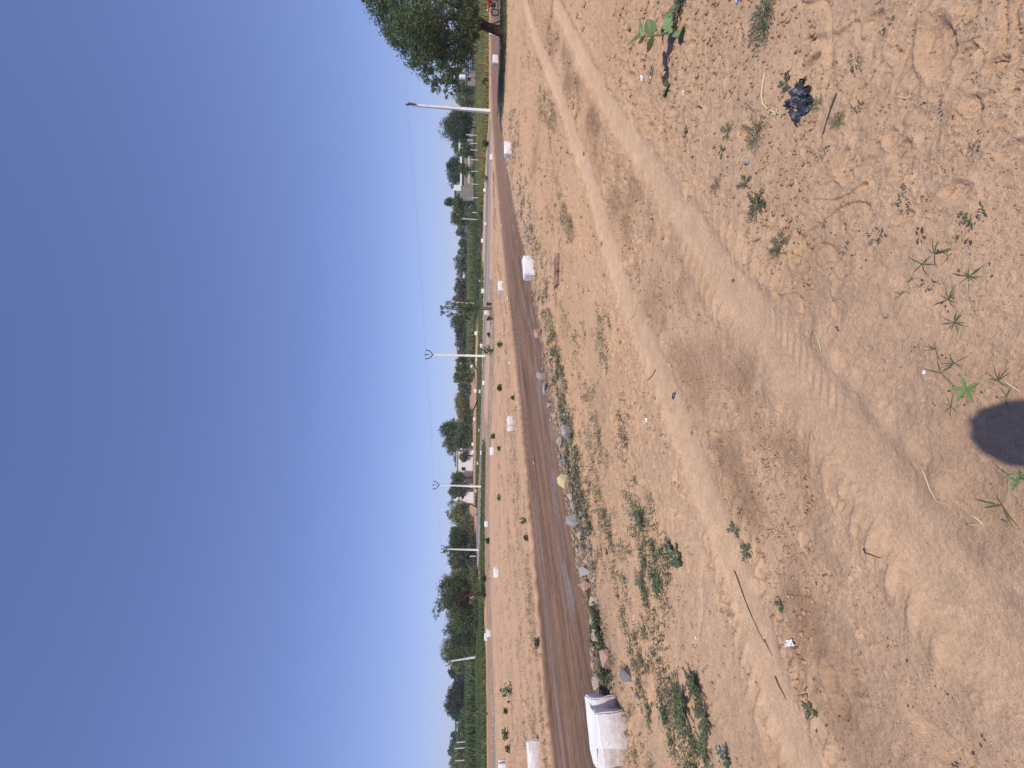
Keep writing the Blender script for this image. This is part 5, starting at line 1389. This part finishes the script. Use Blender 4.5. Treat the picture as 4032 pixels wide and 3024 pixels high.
def milkweed():
    base = GP(2664, 108); g = base; y0 = g[1]
    root = empty('milkweed_plant', g, 'leggy milkweed with broad pale green oval leaves in the right foreground sand', 'plant')
    W = lambda a, b, d=0.: Vector(AT(a, b, y0 + d) - g)
    st = MB()
    mainp = [Vector((0, 0, -.02)), W(2640, 122, -.02), W(2600, 137, -.03), W(2570, 141, -.03), W(2545, 142, -.03), W(2530, 143, -.03), W(2512, 148, -.03)]
    st.tube(mainp, [.009, .008, .007, .006, .005, .005, .003], 7)
    st.tube([Vector((0, 0, -.01)), W(2640, 110, .03), W(2600, 122, .06)], [.008, .006, .004], 6)
    st.tube([Vector((0, 0, -.01)), W(2668, 85, .0), W(2660, 60, -.02)], [.008, .006, .004], 6)
    st.tube([Vector((0, 0, -.01)), W(2680, 100, -.05), W(2690, 90, -.06)], [.007, .005, .003], 6)
    st.build('stem', M['leafglossy'], root, True, colfn=lambda co: np.tile(np.array((0.28, 0.3, 0.12)), (len(co), 1)))
    tips = [ # base px,py,d -> tip px,py,d , width, facing
        ((2514, 150, -.03), (2478, 162, -.10), .085, (0, -.5, 1)),
        ((2530, 143, -.03), (2514, 97, .02), .06, (-.6, -.2, .5)),
        ((2530, 143, -.03), (2527, 165, .04), .055, (.6, .1, .5)),
        ((2571, 138, -.03), (2549, 82, -.07), .075, (0, -1, .35)),
        ((2573, 138, -.03), (2587, 101, .05), .06, (.8, .1, .4)),
        ((2575, 142, -.03), (2549, 201, .02), .05, (.7, .5, .4)),
        ((2612, 124, .04), (2609, 178, .06), .05, (.5, .3, .6)),
        ((2605, 124, .05), (2642, 122, -.05), .05, (0, -.6, .6)),
        ((2650, 82, -.02), (2609, 105, .02), .075, (0, -.7, .8)),
        ((2648, 80, -.02), (2619, 72, .03), .06, (.3, .3, .8)),
        ((2660, 88, 0), (2672, 28, -.03), .075, (0, -.9, .5)),
        ((2655, 80, .02), (2645, 20, .06), .06, (.3, -.5, .7)),
        ((2675, 80, -.03), (2705, 57, -.08), .055, (.3, -.3, .9)),
        ((2668, 120, -.05), (2662, 140, -.12), .05, (0, -.8, .7)),
        ((2680, 118, -.06), (2702, 100, -.12), .045, (0, -.5, .9)),
        ((2640, 112, .04), (2605, 98, .07), .06, (0, -.6, .8)),
        ((2690, 100, -.05), (2668, 136, -.15), .05, (0, -.4, .9)),
    ]
    for k, (a, b, wd, up) in enumerate(tips):
        A = W(*a); B = W(*b); mb = MB(); d = B - A
        leaf_surface(mb, A, d, up, d.length * 1.08, wd * 1.35, .12, .06)
        lf = mb.build('leaf', M['leafglossy'], root, True, colfn=leafcol((0.20, 0.30, 0.12) if k != 0 else (0.30, 0.42, 0.24), None))  # topmost leaf paler: its sunlit, upward-facing look is put into the colour
        rb = MB(); s = d.normalized()
        nn = (s.cross(Vector(up))).cross(s).normalized()
        rb.tube([A + nn * .001, A + d * .5 + nn * (.002 - .06 * d.length * .25), A + d * .93 + nn * (.002 - .06 * d.length * .86)], [.0028, .002, .0008], 5)
        rb.build('midrib', M['leafglossy'], lf, True, colfn=lambda co: np.tile(np.array((0.5, 0.58, 0.34)), (len(co), 1)))
milkweed()

def leafy_plant(px, py, size, label, seed, n=26, leafL=.3, leafW=.14, col=(0.09, 0.15, 0.055), up=.6, name='leafy_weed', cat='plant', spread=1.0, pinnate=False, group=None, mat='leafglossy'):
    g = GP(px, py); r = np.random.default_rng(seed)
    root = empty(name, g, label, cat, group)
    mb = MB(); Ps, Ds, Ws, Ls, Wd = [], [], [], [], []
    nb = max(4, n // 5)
    for b in range(nb):
        a = 2 * math.pi * (b + r.uniform(-.3, .3)) / nb; el = up * r.uniform(.3, 1.3)
        d = np.array([math.cos(a), math.sin(a), el]); d /= np.linalg.norm(d); L = size * r.uniform(.55, 1.1) * spread
        p1 = d * L * .5 + np.array([0, 0, .03 * L]); p2 = d * L + np.array([0, 0, -.12 * L])
        p2[2] = max(p2[2], .004)
        mb.tube([(0, 0, 0), p1, p2], [size * .022 + .0008, size * .015 + .0006, .0006], 5)
        m = 12 if pinnate else 6
        for q in range(m):
            t = .25 + .75 * q / (m - 1)
            p = p1 * (2 * t) if t < .5 else p1 + (p2 - p1) * (t - .5) * 2
            for s in (-1, 1):
                side = np.cross(d, [0, 0, 1.]); side /= np.linalg.norm(side)
                dd = side * s + d * (.35 if pinnate else .8) + np.array([0, 0, r.uniform(-.1, .5)]) + r.normal(0, .15, 3)
                Ps.append(p); Ds.append(dd); Ws.append(np.cross(dd, np.array([0, 0, 1.]) + r.normal(0, .3, 3)))
                Ls.append(size * leafL * r.uniform(.6, 1.2) * (1 - .3 * t if pinnate else 1)); Wd.append(size * leafW * r.uniform(.8, 1.2))
    mb.build('stem', M['dry'], root, True, colfn=lambda co: np.tile(np.array((0.16, 0.16, 0.07)), (len(co), 1)))
    P = np.array(Ps); D = unit(np.array(Ds)); W_ = unit(np.array(Ws)); m = len(P)
    # oval leaves: 6-gon split as two quads sharing the midrib
    L = np.array(Ls)[:, None]; Wv = np.array(Wd)[:, None]; N = np.cross(D, W_)
    pts = [P, P + D * L * .3 + W_ * Wv * .42 + N * Wv * .08, P + D * L * .7 + W_ * Wv * .42 + N * Wv * .08, P + D * L - N * Wv * .1, P + D * L * .7 - W_ * Wv * .42 + N * Wv * .08, P + D * L * .3 - W_ * Wv * .42 + N * Wv * .08]
    V = np.stack(pts, 1).reshape(-1, 3); bidx = (np.arange(m) * 6)[:, None]
    Fq = np.concatenate([bidx + np.array([[0, 1, 2, 3]]), bidx + np.array([[0, 3, 4, 5]])])
    C = np.repeat(lcol(col, m, r, .22, .1), 6, 0)
    link_mesh('leaves', np_mesh('leaves', V, Fq, C), M[mat], root)
    return root
LP = [
 (2432, 2965, .11, 'fleshy grey-green plant growing against the largest white block', dict(n=60, leafL=.3, leafW=.17, col=(0.12, 0.16, 0.085), up=1.2)),
 (2690, 2770, .17, 'largest feathery-leaved shrub in the left foreground sand', dict(n=90, leafL=.17, leafW=.07, col=(0.075, 0.125, 0.05), up=.6, pinnate=True, spread=1.15)),
 (2740, 2700, .15, 'darker half of the feathery-leaved shrub nearest the wheel track', dict(n=80, leafL=.17, leafW=.07, col=(0.05, 0.095, 0.035), up=.7, pinnate=True)),
 (2770, 2830, .14, 'feathery plant left of the largest shrub', dict(n=60, leafL=.17, leafW=.07, col=(0.075, 0.125, 0.05), up=.5, pinnate=True)),
 (2625, 2820, .08, 'compact rosette plant below the largest white block', dict(n=50, leafL=.3, leafW=.16, col=(0.08, 0.13, 0.045), up=.7)),
 (2640, 2905, .06, 'small round-leaved sprout left of the compact rosette', dict(n=24, leafL=.4, leafW=.25, up=.5)),
 (2562, 2795, .06, 'small weed with a black shadow just off the block corner', dict(n=24, leafL=.4, leafW=.22, up=.5)),
 (2770, 2950, .13, 'sprawling low weed at the bottom left of the sand', dict(n=50, leafL=.2, leafW=.1, up=.3)),
 (2870, 2990, .08, 'small oval-leaved plant at the bottom edge', dict(n=24, leafL=.4, leafW=.22, up=.4)),
 (2530, 2300, .13, 'grey-leaved creeping weed in the middle of the weed patches', dict(n=60, leafL=.2, leafW=.1, col=(0.11, 0.14, 0.075), up=.3)),
 (2590, 2285, .12, 'long narrow clump of creeping weed beside the grey-leaved one', dict(n=60, leafL=.2, leafW=.1, col=(0.085, 0.13, 0.05), up=.35)),
 (2525, 2040, .12, 'upright leafy weed in the sand beside the wheel track, centre left', dict(n=50, leafL=.25, leafW=.14, col=(0.09, 0.13, 0.06), up=.6)),
 (2630, 2155, .09, 'round-leaved weed just right of the long wheel track', dict(n=34, leafL=.35, leafW=.24, col=(0.1, 0.145, 0.06), up=.4)),
 (2660, 2195, .1, 'round-leaved weed nearest the wheel track edge', dict(n=36, leafL=.35, leafW=.24, col=(0.1, 0.145, 0.06), up=.4)),
 (2892, 2080, .06, 'small dark green weed in the turned soil between tracks', dict(n=26, leafL=.4, leafW=.2, up=.5)),
 (2945, 2170, .07, 'faint spreading weed in the turned soil left of the small dark one', dict(n=30, leafL=.3, leafW=.15, col=(0.1, 0.135, 0.065), up=.4)),
 (3075, 2385, .035, 'tiny sprout beside the white wrapper', dict(n=14, leafL=.5, leafW=.22, up=.5)),
 (3210, 2795, .05, 'tiny withered sprout in the left foreground', dict(n=18, leafL=.4, leafW=.2, up=.5)),
 (2620, 345, .09, 'small glossy-leaved seedling below the milkweed', dict(n=22, leafL=.42, leafW=.25, col=(0.12, 0.18, 0.07), up=.5)),
 (2560, 280, .07, 'sprig of thin grey-green leaves between the white scraps and the milkweed', dict(n=28, leafL=.3, leafW=.08, col=(0.13, 0.15, 0.08), up=.5)),
 (2680, 20, .16, 'feathery grey weed behind the milkweed at the photo edge', dict(n=90, leafL=.16, leafW=.06, col=(0.12, 0.15, 0.085), up=.7, pinnate=True)),
 (2710, 515, .05, 'small pale sprout in the right sand', dict(n=14, leafL=.45, leafW=.2, col=(0.15, 0.17, 0.08), up=.5)),
 (2870, 520, .09, 'loose tuft of thin weed in the right sand', dict(n=34, leafL=.3, leafW=.06, col=(0.11, 0.13, 0.065), up=.4)),
 (2985, 525, .11, 'spiky spreading weed left of the grey stone', dict(n=44, leafL=.35, leafW=.05, col=(0.1, 0.125, 0.055), up=.4)),
 (2850, 597, .04, 'tiny round weed in the right sand', dict(n=14, leafL=.4, leafW=.2, up=.4)),
 (2940, 715, .06, 'dark little weed below the grey stone', dict(n=20, leafL=.4, leafW=.16, up=.5)),
 (2985, 800, .1, 'dense dark creeping weed in the right-centre sand', dict(n=60, leafL=.22, leafW=.09, col=(0.07, 0.11, 0.04), up=.35)),
 (2830, 730, .08, 'dried faint weed lying flat in the right-centre sand', dict(n=30, leafL=.3, leafW=.05, col=(0.17, 0.15, 0.08), up=.15)),
 (3020, 45, .13, 'upper of the two thin weeds at the top edge of the sand', dict(n=50, leafL=.28, leafW=.06, col=(0.11, 0.14, 0.06), up=.3)),
 (3015, 130, .12, 'lower of the two thin weeds at the top edge of the sand', dict(n=46, leafL=.28, leafW=.06, col=(0.1, 0.13, 0.06), up=.3)),
 (3095, 330, .06, 'grey-green weed touching the dry stalk', dict(n=26, leafL=.35, leafW=.14, col=(0.09, 0.12, 0.055), up=.3)),
 (3145, 350, .05, 'short weed between the dry stalk and the black plastic', dict(n=26, leafL=.35, leafW=.16, col=(0.07, 0.1, 0.045), up=.3)),
 (3225, 410, .05, 'fine green grass sprig under the black plastic', dict(n=34, leafL=.4, leafW=.04, col=(0.1, 0.15, 0.05), up=.5)),
 (3310, 475, .06, 'fine feathery grass sprig beside the brown stick', dict(n=40, leafL=.4, leafW=.035, col=(0.11, 0.15, 0.055), up=.4)),
 (3010, 800, .03, 'tiny star sprout in the mid sand', dict(n=12, leafL=.5, leafW=.2, up=.3)),
 (3080, 955, .08, 'dark thin weed among hoof marks', dict(n=34, leafL=.35, leafW=.06, col=(0.08, 0.11, 0.045), up=.3)),
 (3070, 980, .05, 'short grassy weed beneath the dark thin one', dict(n=20, leafL=.4, leafW=.08, col=(0.11, 0.14, 0.06), up=.3)),
 (4024, 1885, .035, 'bright green seedling cut off by the photo edge beside the head shadow', dict(n=20, leafL=.4, leafW=.22, col=(0.16, 0.25, 0.08), up=.5)),
 (2372, 960, .05, 'yellow-green sprig near the flat brown slab', dict(n=20, leafL=.3, leafW=.1, up=.5)),
]
for i, (a, b, sz, lab, kw) in enumerate(LP):
    c0 = kw.get('col', (0.09, 0.15, 0.055)); g0 = sum(c0) / 3
    kw['col'] = tuple(c_ * .72 + g0 * .34 for c_ in c0)
    leafy_plant(a, b, sz * (.88 if a > 2800 else 1), lab, 1200 + i, **kw)

def grass_tuft(px, py, size, label, seed, n=16, col=(0.13, 0.16, 0.07), flat=.35, wd=.03):
    g = GP(px, py); r = np.random.default_rng(seed); mb = MB()
    for k in range(n):
        a = r.uniform(0, 6.28); L = size * r.uniform(.4, 1.1); el = flat * r.uniform(.1, 1.2)
        d = np.array([math.cos(a), math.sin(a), el]); d /= np.linalg.norm(d)
        side = np.array([-math.sin(a), math.cos(a), 0]) * size * wd
        p0 = np.array([0, 0, .002]); p1 = d * L * .5; p2 = d * L; p2[2] = max(.003, p2[2] - .35 * L)
        for (A, B, wa, wb) in ((p0, p1, .8, 1.), (p1, p2, 1., .15)):
            vs = [mb.bm.verts.new(A - side * wa), mb.bm.verts.new(A + side * wa), mb.bm.verts.new(B + side * wb), mb.bm.verts.new(B - side * wb)]
            mb.bm.faces.new(vs)
    o = mb.build('grass_tuft', M['leaf'], colfn=lambda co: np.tile(np.array(col), (len(co), 1)) * (1 + .3 * fbm(co[:, 0] * 90, co[:, 1] * 90, 2, seed))[:, None])
    o.location = g; tag(o, label, 'grass tuft', 'grass tufts in the near sand')
for i, (a, b, s, n, lab) in enumerate([
    (3820, 1088, .075, 26, 'thick green grass tuft near the right edge, uppermost'), (3765, 1270, .07, 26, 'thick green grass tuft in the middle of the right edge'),
    (3775, 1430, .06, 22, 'grass tuft growing from a long fallen blade'), (3590, 1105, .05, 12, 'thin sprawling grass tuft left of the thick tufts'),
    (3740, 1180, .08, 14, 'creeping grass runner joint with a dark stem'), (3690, 1000, .09, 12, 'long bladed grass runner at the upper right'),
    (3740, 1010, .06, 9, 'short twisted grass runner beside the long bladed one'), (3640, 1040, .09, 9, 'straight pair of grass blades pointing at the camera'),
    (3700, 1375, .08, 9, 'flat grass blades above the long fallen blade'), (3720, 1470, .1, 8, 'long fallen grass blade lying diagonally'),
    (3760, 1600, .07, 10, 'grass runner with curled tips near the head shadow'), (3940, 1500, .08, 14, 'grass blades beside the small dark pebble'),
    (3560, 1160, .05, 8, 'small three-pronged grass print tuft'), (3980, 1870, .07, 12, 'grass tuft left of the head shadow'), (3970, 1560, .07, 9, 'stiff grass blades right of the head shadow'), (3960, 1990, .1, 8, 'thin curving grass stems at the bottom of the head shadow')]):
    grass_tuft(a, b, s * .72, lab, 1500 + i, max(5, int(n * .6)), col=(0.125, 0.14, 0.075), wd=.028)
def star_weed():
    g = GP(3823, 1532); root = empty('star_weed', g, 'bright green five-leaved seedling just above the head shadow', 'plant')
    for k, (a, L) in enumerate(((.2, .042), (1.5, .04), (2.6, .045), (3.7, .05), (5.2, .046), (4.5, .025))):
        mb = MB(); leaf_surface(mb, (0, 0, .008), (math.cos(a), math.sin(a), .25), (0, 0, 1), L, .013, .2, .1)
        mb.build('leaf', M['leafglossy'], root, True, colfn=leafcol((0.2, 0.3, 0.11), None))
    MB().tube([(0, 0, -.01), (0, 0, .01)], .002, 5).build('stem', M['leafglossy'], root, colfn=lambda co: np.tile(np.array((0.2, 0.25, 0.1)), (len(co), 1)))
star_weed()

# ------------------------------------------------------------------ litter and sticks
def curve_obj(name, pts, rad, label, cat, col, lift=.006, mat='dry', knobs=0):
    P = []
    for a, b in pts:
        q = GP(a, b); q[2] += lift; P.append(q)
    g = P[0].copy(); mb = MB(); n = len(P)
    rr = [rad * (1 - .6 * i / (n - 1)) for i in range(n)]
    mb.tube([p - g for p in P], rr, 6)
    for k in range(knobs):
        i = n - 1 - k % 3; t = random.random(); p = (P[i] * t + P[i - 1] * (1 - t)) - g
        a = random.uniform(0, 6.28); mb.tube([p, p + np.array([math.cos(a) * .02, math.sin(a) * .02, .008])], [rad * .9, .001], 4)
    o = mb.build(name, M[mat], None, True, colfn=lambda co: np.tile(np.array(col), (len(co), 1)))
    o.location = g; tag(o, label, cat)
PALE = (0.55, 0.47, 0.28); BRN = (0.1, 0.065, 0.05)
curve_obj('dry_stalk', [(3025, 288), (3016, 335), (3014, 375), (3020, 408), (3030, 428), (3048, 440), (3068, 446), (3090, 449)], .0062, 'curved pale yellow dry stalk with frayed end, right foreground', 'stalk', PALE, knobs=14)
curve_obj('straw_stem', [(2504, 1158), (2502, 1185), (2500, 1210), (2495, 1235), (2485, 1255), (2472, 1268), (2460, 1274)], .006, 'hook-shaped pale straw stem lying on the wheel track', 'stalk', PALE)
curve_obj('long_stick', [(2877, 2247), (2895, 2300), (2916, 2359), (2945, 2425), (2975, 2485), (3000, 2533)], .0032, 'longest thin dark stick lying along the wheel track', 'stick', BRN)
curve_obj('dark_stick', [(2999, 2518), (3015, 2550), (3033, 2583)], .0025, 'short dark stick continuing the longest one', 'stick', BRN)
curve_obj('dark_stick', [(3046, 2663), (3060, 2698), (3078, 2728), (3092, 2756)], .0032, 'dark stick at the lower left on the wheel track', 'stick', BRN)
curve_obj('brown_stick', [(3305, 368), (3290, 400), (3268, 470), (3245, 545)], .004, 'straight brown stick left of the black plastic', 'stick', BRN)
curve_obj('dark_stick', [(3425, 2160), (3440, 2175), (3465, 2187), (3492, 2197)], .003, 'small bent dark stick in the lower sand', 'stick', BRN)
curve_obj('dry_straw', [(3545, 380), (3565, 388), (3590, 387), (3620, 368)], .003, 'bowed pale straw in the upper right sand', 'stalk', PALE)
curve_obj('forked_twig', [(3208, 1363), (3206, 1340), (3212, 1310), (3220, 1297)], .003, 'left prong of the pale forked twig', 'twig', (0.35, 0.24, 0.16))
curve_obj('forked_twig', [(3258, 1382), (3250, 1345), (3238, 1315), (3222, 1298)], .003, 'right prong of the pale forked twig', 'twig', PALE)
curve_obj('dry_straw', [(3632, 1833), (3655, 1870), (3685, 1925), (3705, 1975), (3745, 1985)], .003, 'long pale straw with a bend left of the head shadow', 'stalk', PALE)
curve_obj('dry_straw', [(3838, 2025), (3860, 2040), (3888, 2065)], .003, 'short white straw at the lower right', 'stalk', (.65, .58, .42))
curve_obj('dry_straw', [(3815, 2065), (3870, 2066)], .0025, 'thin straight straw below the short white one', 'stalk', PALE)
curve_obj('dry_straw', [(3960, 2045), (3995, 2068), (4032, 2085)], .003, 'brown grass stem running out of the right edge', 'stalk', (.3, .22, .14))
curve_obj('dry_straw', [(3965, 1500), (3995, 1520), (4028, 1542)], .003, 'pale straw running into the head shadow from above', 'stalk', PALE)
curve_obj('dry_straw', [(2510, 1275 + 20), (2494, 1305)], .003, 'tiny straw piece below the hook-shaped stem', 'stalk', PALE)
curve_obj('dark_stick', [(2581, 1455), (2570, 1478), (2560, 1500)], .004, 'short dark stick crossing the wheel track centre', 'stick', BRN)
curve_obj('dry_straw', [(2247, 506), (2251, 530), (2254, 560)], .004, 'upright pale straw between the two wheel tracks at right', 'stalk', PALE)
curve_obj('fallen_twig', [(2560, 10), (2540, 45), (2535, 65), (2521, 75), (2519, 95)], .004, 'reddish dry twig right of the milkweed top leaf', 'twig', (.3, .17, .12))

def scrap(px, py, L, Wd, label, mat, seed, rz=0, amp=.25, n=9, name='paper_scrap', cat='litter', lift=.004):
    g = GP(px, py); r = np.random.default_rng(seed); mb = MB(); vs = []
    for i in range(n):
        row = []
        for j in range(n):
            u = i / (n - 1) - .5; v = j / (n - 1) - .5
            e = 1 + .35 * vn(np.array([u * 5 + seed]), np.array([v * 5.]), seed)[0]
            z = abs(fbm(np.array([u * 3.4 + seed * 3.1]), np.array([v * 3.4]), 3, seed)[0]) * amp * min(L, Wd) * 2
            row.append(mb.bm.verts.new((u * L * e, v * Wd * e, z + lift)))
        vs.append(row)
    for i in range(n - 1):
        for j in range(n - 1):
            mb.bm.faces.new((vs[i][j], vs[i + 1][j], vs[i + 1][j + 1], vs[i][j + 1]))
    o = mb.build(name, M[mat], None, False)
    sol = o.modifiers.new('thick', 'SOLIDIFY'); sol.thickness = .0015
    o.location = g; o.rotation_euler = (0, 0, rz); tag(o, label, cat)
scrap(3155, 405, .17, .13, 'crumpled shiny black plastic bag in the right foreground', 'plastic', 3, .5, .3, 18, 'plastic_bag')
scrap(2527, 308, .07, .035, 'larger white scrap beside the small weed', 'paper', 4, .6)
scrap(2554, 305, .03, .025, 'smaller white scrap beside the small weed', 'paper', 5, .2)
scrap(2697, 365, .05, .03, 'white scrap with grey fold right of the seedling', 'paper', 6, .9)
scrap(2552, 1653, .05, .04, 'white folded carton scrap beside the wheel track', 'paper', 7, .2)
scrap(3108, 2530, .09, .028, 'white torn wrapper lying in the turned soil', 'paper', 8, -1.0)
scrap(2842, 2955, .07, .025, 'white strip of paper near the bottom edge', 'paper', 9, -1.0)
scrap(2790, 441, .025, .018, 'tiny blue and white wrapper in the right sand', 'blue', 10, .4)
scrap(2296, 605, .05, .03, 'teal crumpled wrapper between the wheel tracks', 'teal', 11, .2, .5)
scrap(2236, 1130, .035, .03, 'small white scrap on the verge below the ragged white block', 'paper', 12)
scrap(2906, 3, .03, .02, 'small bluish wrapper at the top edge of the sand', 'blue', 13)
scrap(2205, 255, .035, .025, 'white speck of paper on the far wheel track', 'paper', 14)
scrap(3658, 1466, .012, .01, 'tiny white chip near the fallen grass blade', 'paper', 15)
scrap(2735, 2512, .02, .015, 'small white chip in the weed patches', 'paper', 16)
scrap(2387, 2172, .07, .03, 'black and white crumpled scrap with a twig, left sand', 'plastic', 17, .3, .5)
def feather():
    g = GP(2652, 1560); mb = MB()
    mb.bm.verts.ensure_lookup_table()
    leaf_surface(mb, (-.03, 0, .006), (1, -.25, .12), (0, 0, 1), .09, .032, .3, .15)
    o = mb.build('feather', M['dry'], None, False, colfn=lambda co: np.where((np.sin(co[:, 0] * 170) > .55)[:, None], np.array([[.3, .3, .3]]), np.array([[.035, .042, .06]])))
    o.location = g; o.rotation_euler = (0, 0, -.4); tag(o, 'dark barred feather lying on the wheel track centre', 'feather')
feather()
def pebble(px, py, s, label, seed, col):
    stone(px, py, s, s / PS(GP(px, py)[1]) * .5, label, seed, col, False, None, 'pebble', None)
pebble(3795, 1477, 18, 'small blue-grey pebble near the grass at the right edge', 871, (.25, .27, .3))
pebble(3968, 1772, 12, 'pale pebble inside the head shadow', 872, (.4, .33, .28))

# ------------------------------------------------------------------ the photographer (behind the camera; only the head's shadow is in view)
def person():
    root = empty('person', (0.045, -0.21, 0), 'person standing behind the camera holding it up, blue shirt and dark trousers', 'person')
    root.scale = (1, 1, .992)
    joints = dict(pelvis=(0, 0, 1.0), waist=(0, 0, 1.14), chest=(0, .01, 1.36), neck0=(0, .02, 1.52), neck1=(0, .03, 1.60), head=(0, .05, 1.70), crown=(0, .05, 1.78),
        shL=(-.19, .01, 1.47), elL=(-.24, .05, 1.20), wrL=(-.10, .10, 1.40), haL=(-.06, .12, 1.47), shR=(.19, .01, 1.47), elR=(.24, .05, 1.20), wrR=(.05, .10, 1.40), haR=(.0, .12, 1.47),
        hpL=(-.1, 0, .94), knL=(-.12, .02, .52), anL=(-.13, -.02, .1), toL=(-.14, .13, .04), hpR=(.1, 0, .94), knR=(.12, .02, .52), anR=(.13, -.02, .1), toR=(.15, .13, .04))
    rad = dict(pelvis=.14, waist=.125, chest=.14, neck0=.065, neck1=.058, head=.088, crown=.07, shL=.065, elL=.042, wrL=.028, haL=.034, shR=.065, elR=.042, wrR=.028, haR=.034,
        hpL=.09, knL=.058, anL=.04, toL=.035, hpR=.09, knR=.058, anR=.04, toR=.035)
    keys = list(joints); idx = {k: i for i, k in enumerate(keys)}
    edges = [('pelvis', 'waist'), ('waist', 'chest'), ('chest', 'neck0'), ('neck0', 'neck1'), ('neck1', 'head'), ('head', 'crown'), ('chest', 'shL'), ('shL', 'elL'), ('elL', 'wrL'), ('wrL', 'haL'), ('chest', 'shR'), ('shR', 'elR'), ('elR', 'wrR'), ('wrR', 'haR'), ('pelvis', 'hpL'), ('hpL', 'knL'), ('knL', 'anL'), ('anL', 'toL'), ('pelvis', 'hpR'), ('hpR', 'knR'), ('knR', 'anR'), ('anR', 'toR')]
    V = [joints[k] for k in keys]; E = [(idx[a], idx[b]) for a, b in edges]; R = [rad[k] for k in keys]
    for s, hk in ((-1, 'haL'), (1, 'haR')):
        hx, hy, hz = joints[hk]
        for f in range(5):
            i0 = len(V); L = (.07, .08, .075, .06, .05)[f]
            o = -.024 + f * .016
            if f == 4:
                V += [(hx - s * .03, hy, hz + .0), (hx - s * .045, hy + .01, hz + .03)]
            else:
                V += [(hx + o, hy + .012, hz + .035 + .004 * f), (hx + o, hy + .0, hz + .035 + L)]
            R += [.0095, .008]; E += [(idx[hk], i0), (i0, i0 + 1)]
    me = bpy.data.meshes.new('body'); me.from_pydata(V, E, []); me.update()
    o = link_mesh('body', me, M['skin'], root)
    sk = o.modifiers.new('skin', 'SKIN'); ss = o.modifiers.new('sub', 'SUBSURF'); ss.levels = 2; ss.render_levels = 2
    for i, v in enumerate(me.skin_vertices[0].data):
        v.radius = (R[i], R[i] * (.75 if i < 3 else 1)); v.use_root = (i == 0)
    # shirt and trousers follow the body
    def garment(nm, ks, es, extra, mat):
        Vg = [joints[k] for k in ks]; ix = {k: i for i, k in enumerate(ks)}
        m2 = bpy.data.meshes.new(nm); m2.from_pydata(Vg, [(ix[a], ix[b]) for a, b in es], []); m2.update()
        g2 = link_mesh(nm, m2, M[mat], root); g2.modifiers.new('skin', 'SKIN'); q = g2.modifiers.new('sub', 'SUBSURF'); q.levels = 2; q.render_levels = 2
        for i, v in enumerate(m2.skin_vertices[0].data):
            rr = rad[ks[i]] + extra; v.radius = (rr, rr * .85); v.use_root = (i == 0)
    garment('shirt', ['pelvis', 'waist', 'chest', 'shL', 'elL', 'shR', 'elR'], [('pelvis', 'waist'), ('waist', 'chest'), ('chest', 'shL'), ('shL', 'elL'), ('chest', 'shR'), ('shR', 'elR')], .018, 'cloth')
    garment('trousers', ['pelvis', 'hpL', 'knL', 'anL', 'hpR', 'knR', 'anR'], [('pelvis', 'hpL'), ('hpL', 'knL'), ('knL', 'anL'), ('pelvis', 'hpR'), ('hpR', 'knR'), ('knR', 'anR')], .014, 'trouser')
    h_ = MB(); h_.ball((0, .03, 1.765), (.098, .108, .088), 3)
    for v in h_.bm.verts:
        n = fbm(np.array([v.co.x * 30]), np.array([v.co.y * 30 + v.co.z * 20]), 2, 7)[0]; v.co += v.co.normalized() * 0 + Vector((n, n, n)) * .008
    h_.build('hair', M['hair'], root, True)
    f_ = MB(); f_.tube([(0, .135, 1.70), (0, .158, 1.675), (0, .14, 1.665)], [.008, .014, .008], 6); f_.ball((-.088, .05, 1.69), (.012, .022, .032), 2); f_.ball((.088, .05, 1.69), (.012, .022, .032), 2)
    f_.build('face_features', M['skin'], root, True)
person()

# ------------------------------------------------------------------ haze
def haze():
    mb = MB(); mb.box((0, 90, 14.0), (700, 700, 32.0))
    m = bpy.data.materials.new('thin_air'); m.use_nodes = True; t = m.node_tree
    for n in list(t.nodes): t.nodes.remove(n)
    v = t.nodes.new('ShaderNodeVolumePrincipled'); o = t.nodes.new('ShaderNodeOutputMaterial')
    v.inputs['Color'].default_value = (0.9, 0.92, 1.0, 1); v.inputs['Density'].default_value = 0.0005
    t.links.new(v.outputs[0], o.inputs['Volume'])
    ob = mb.build('haze', m); ob['kind'] = 'stuff'
haze()
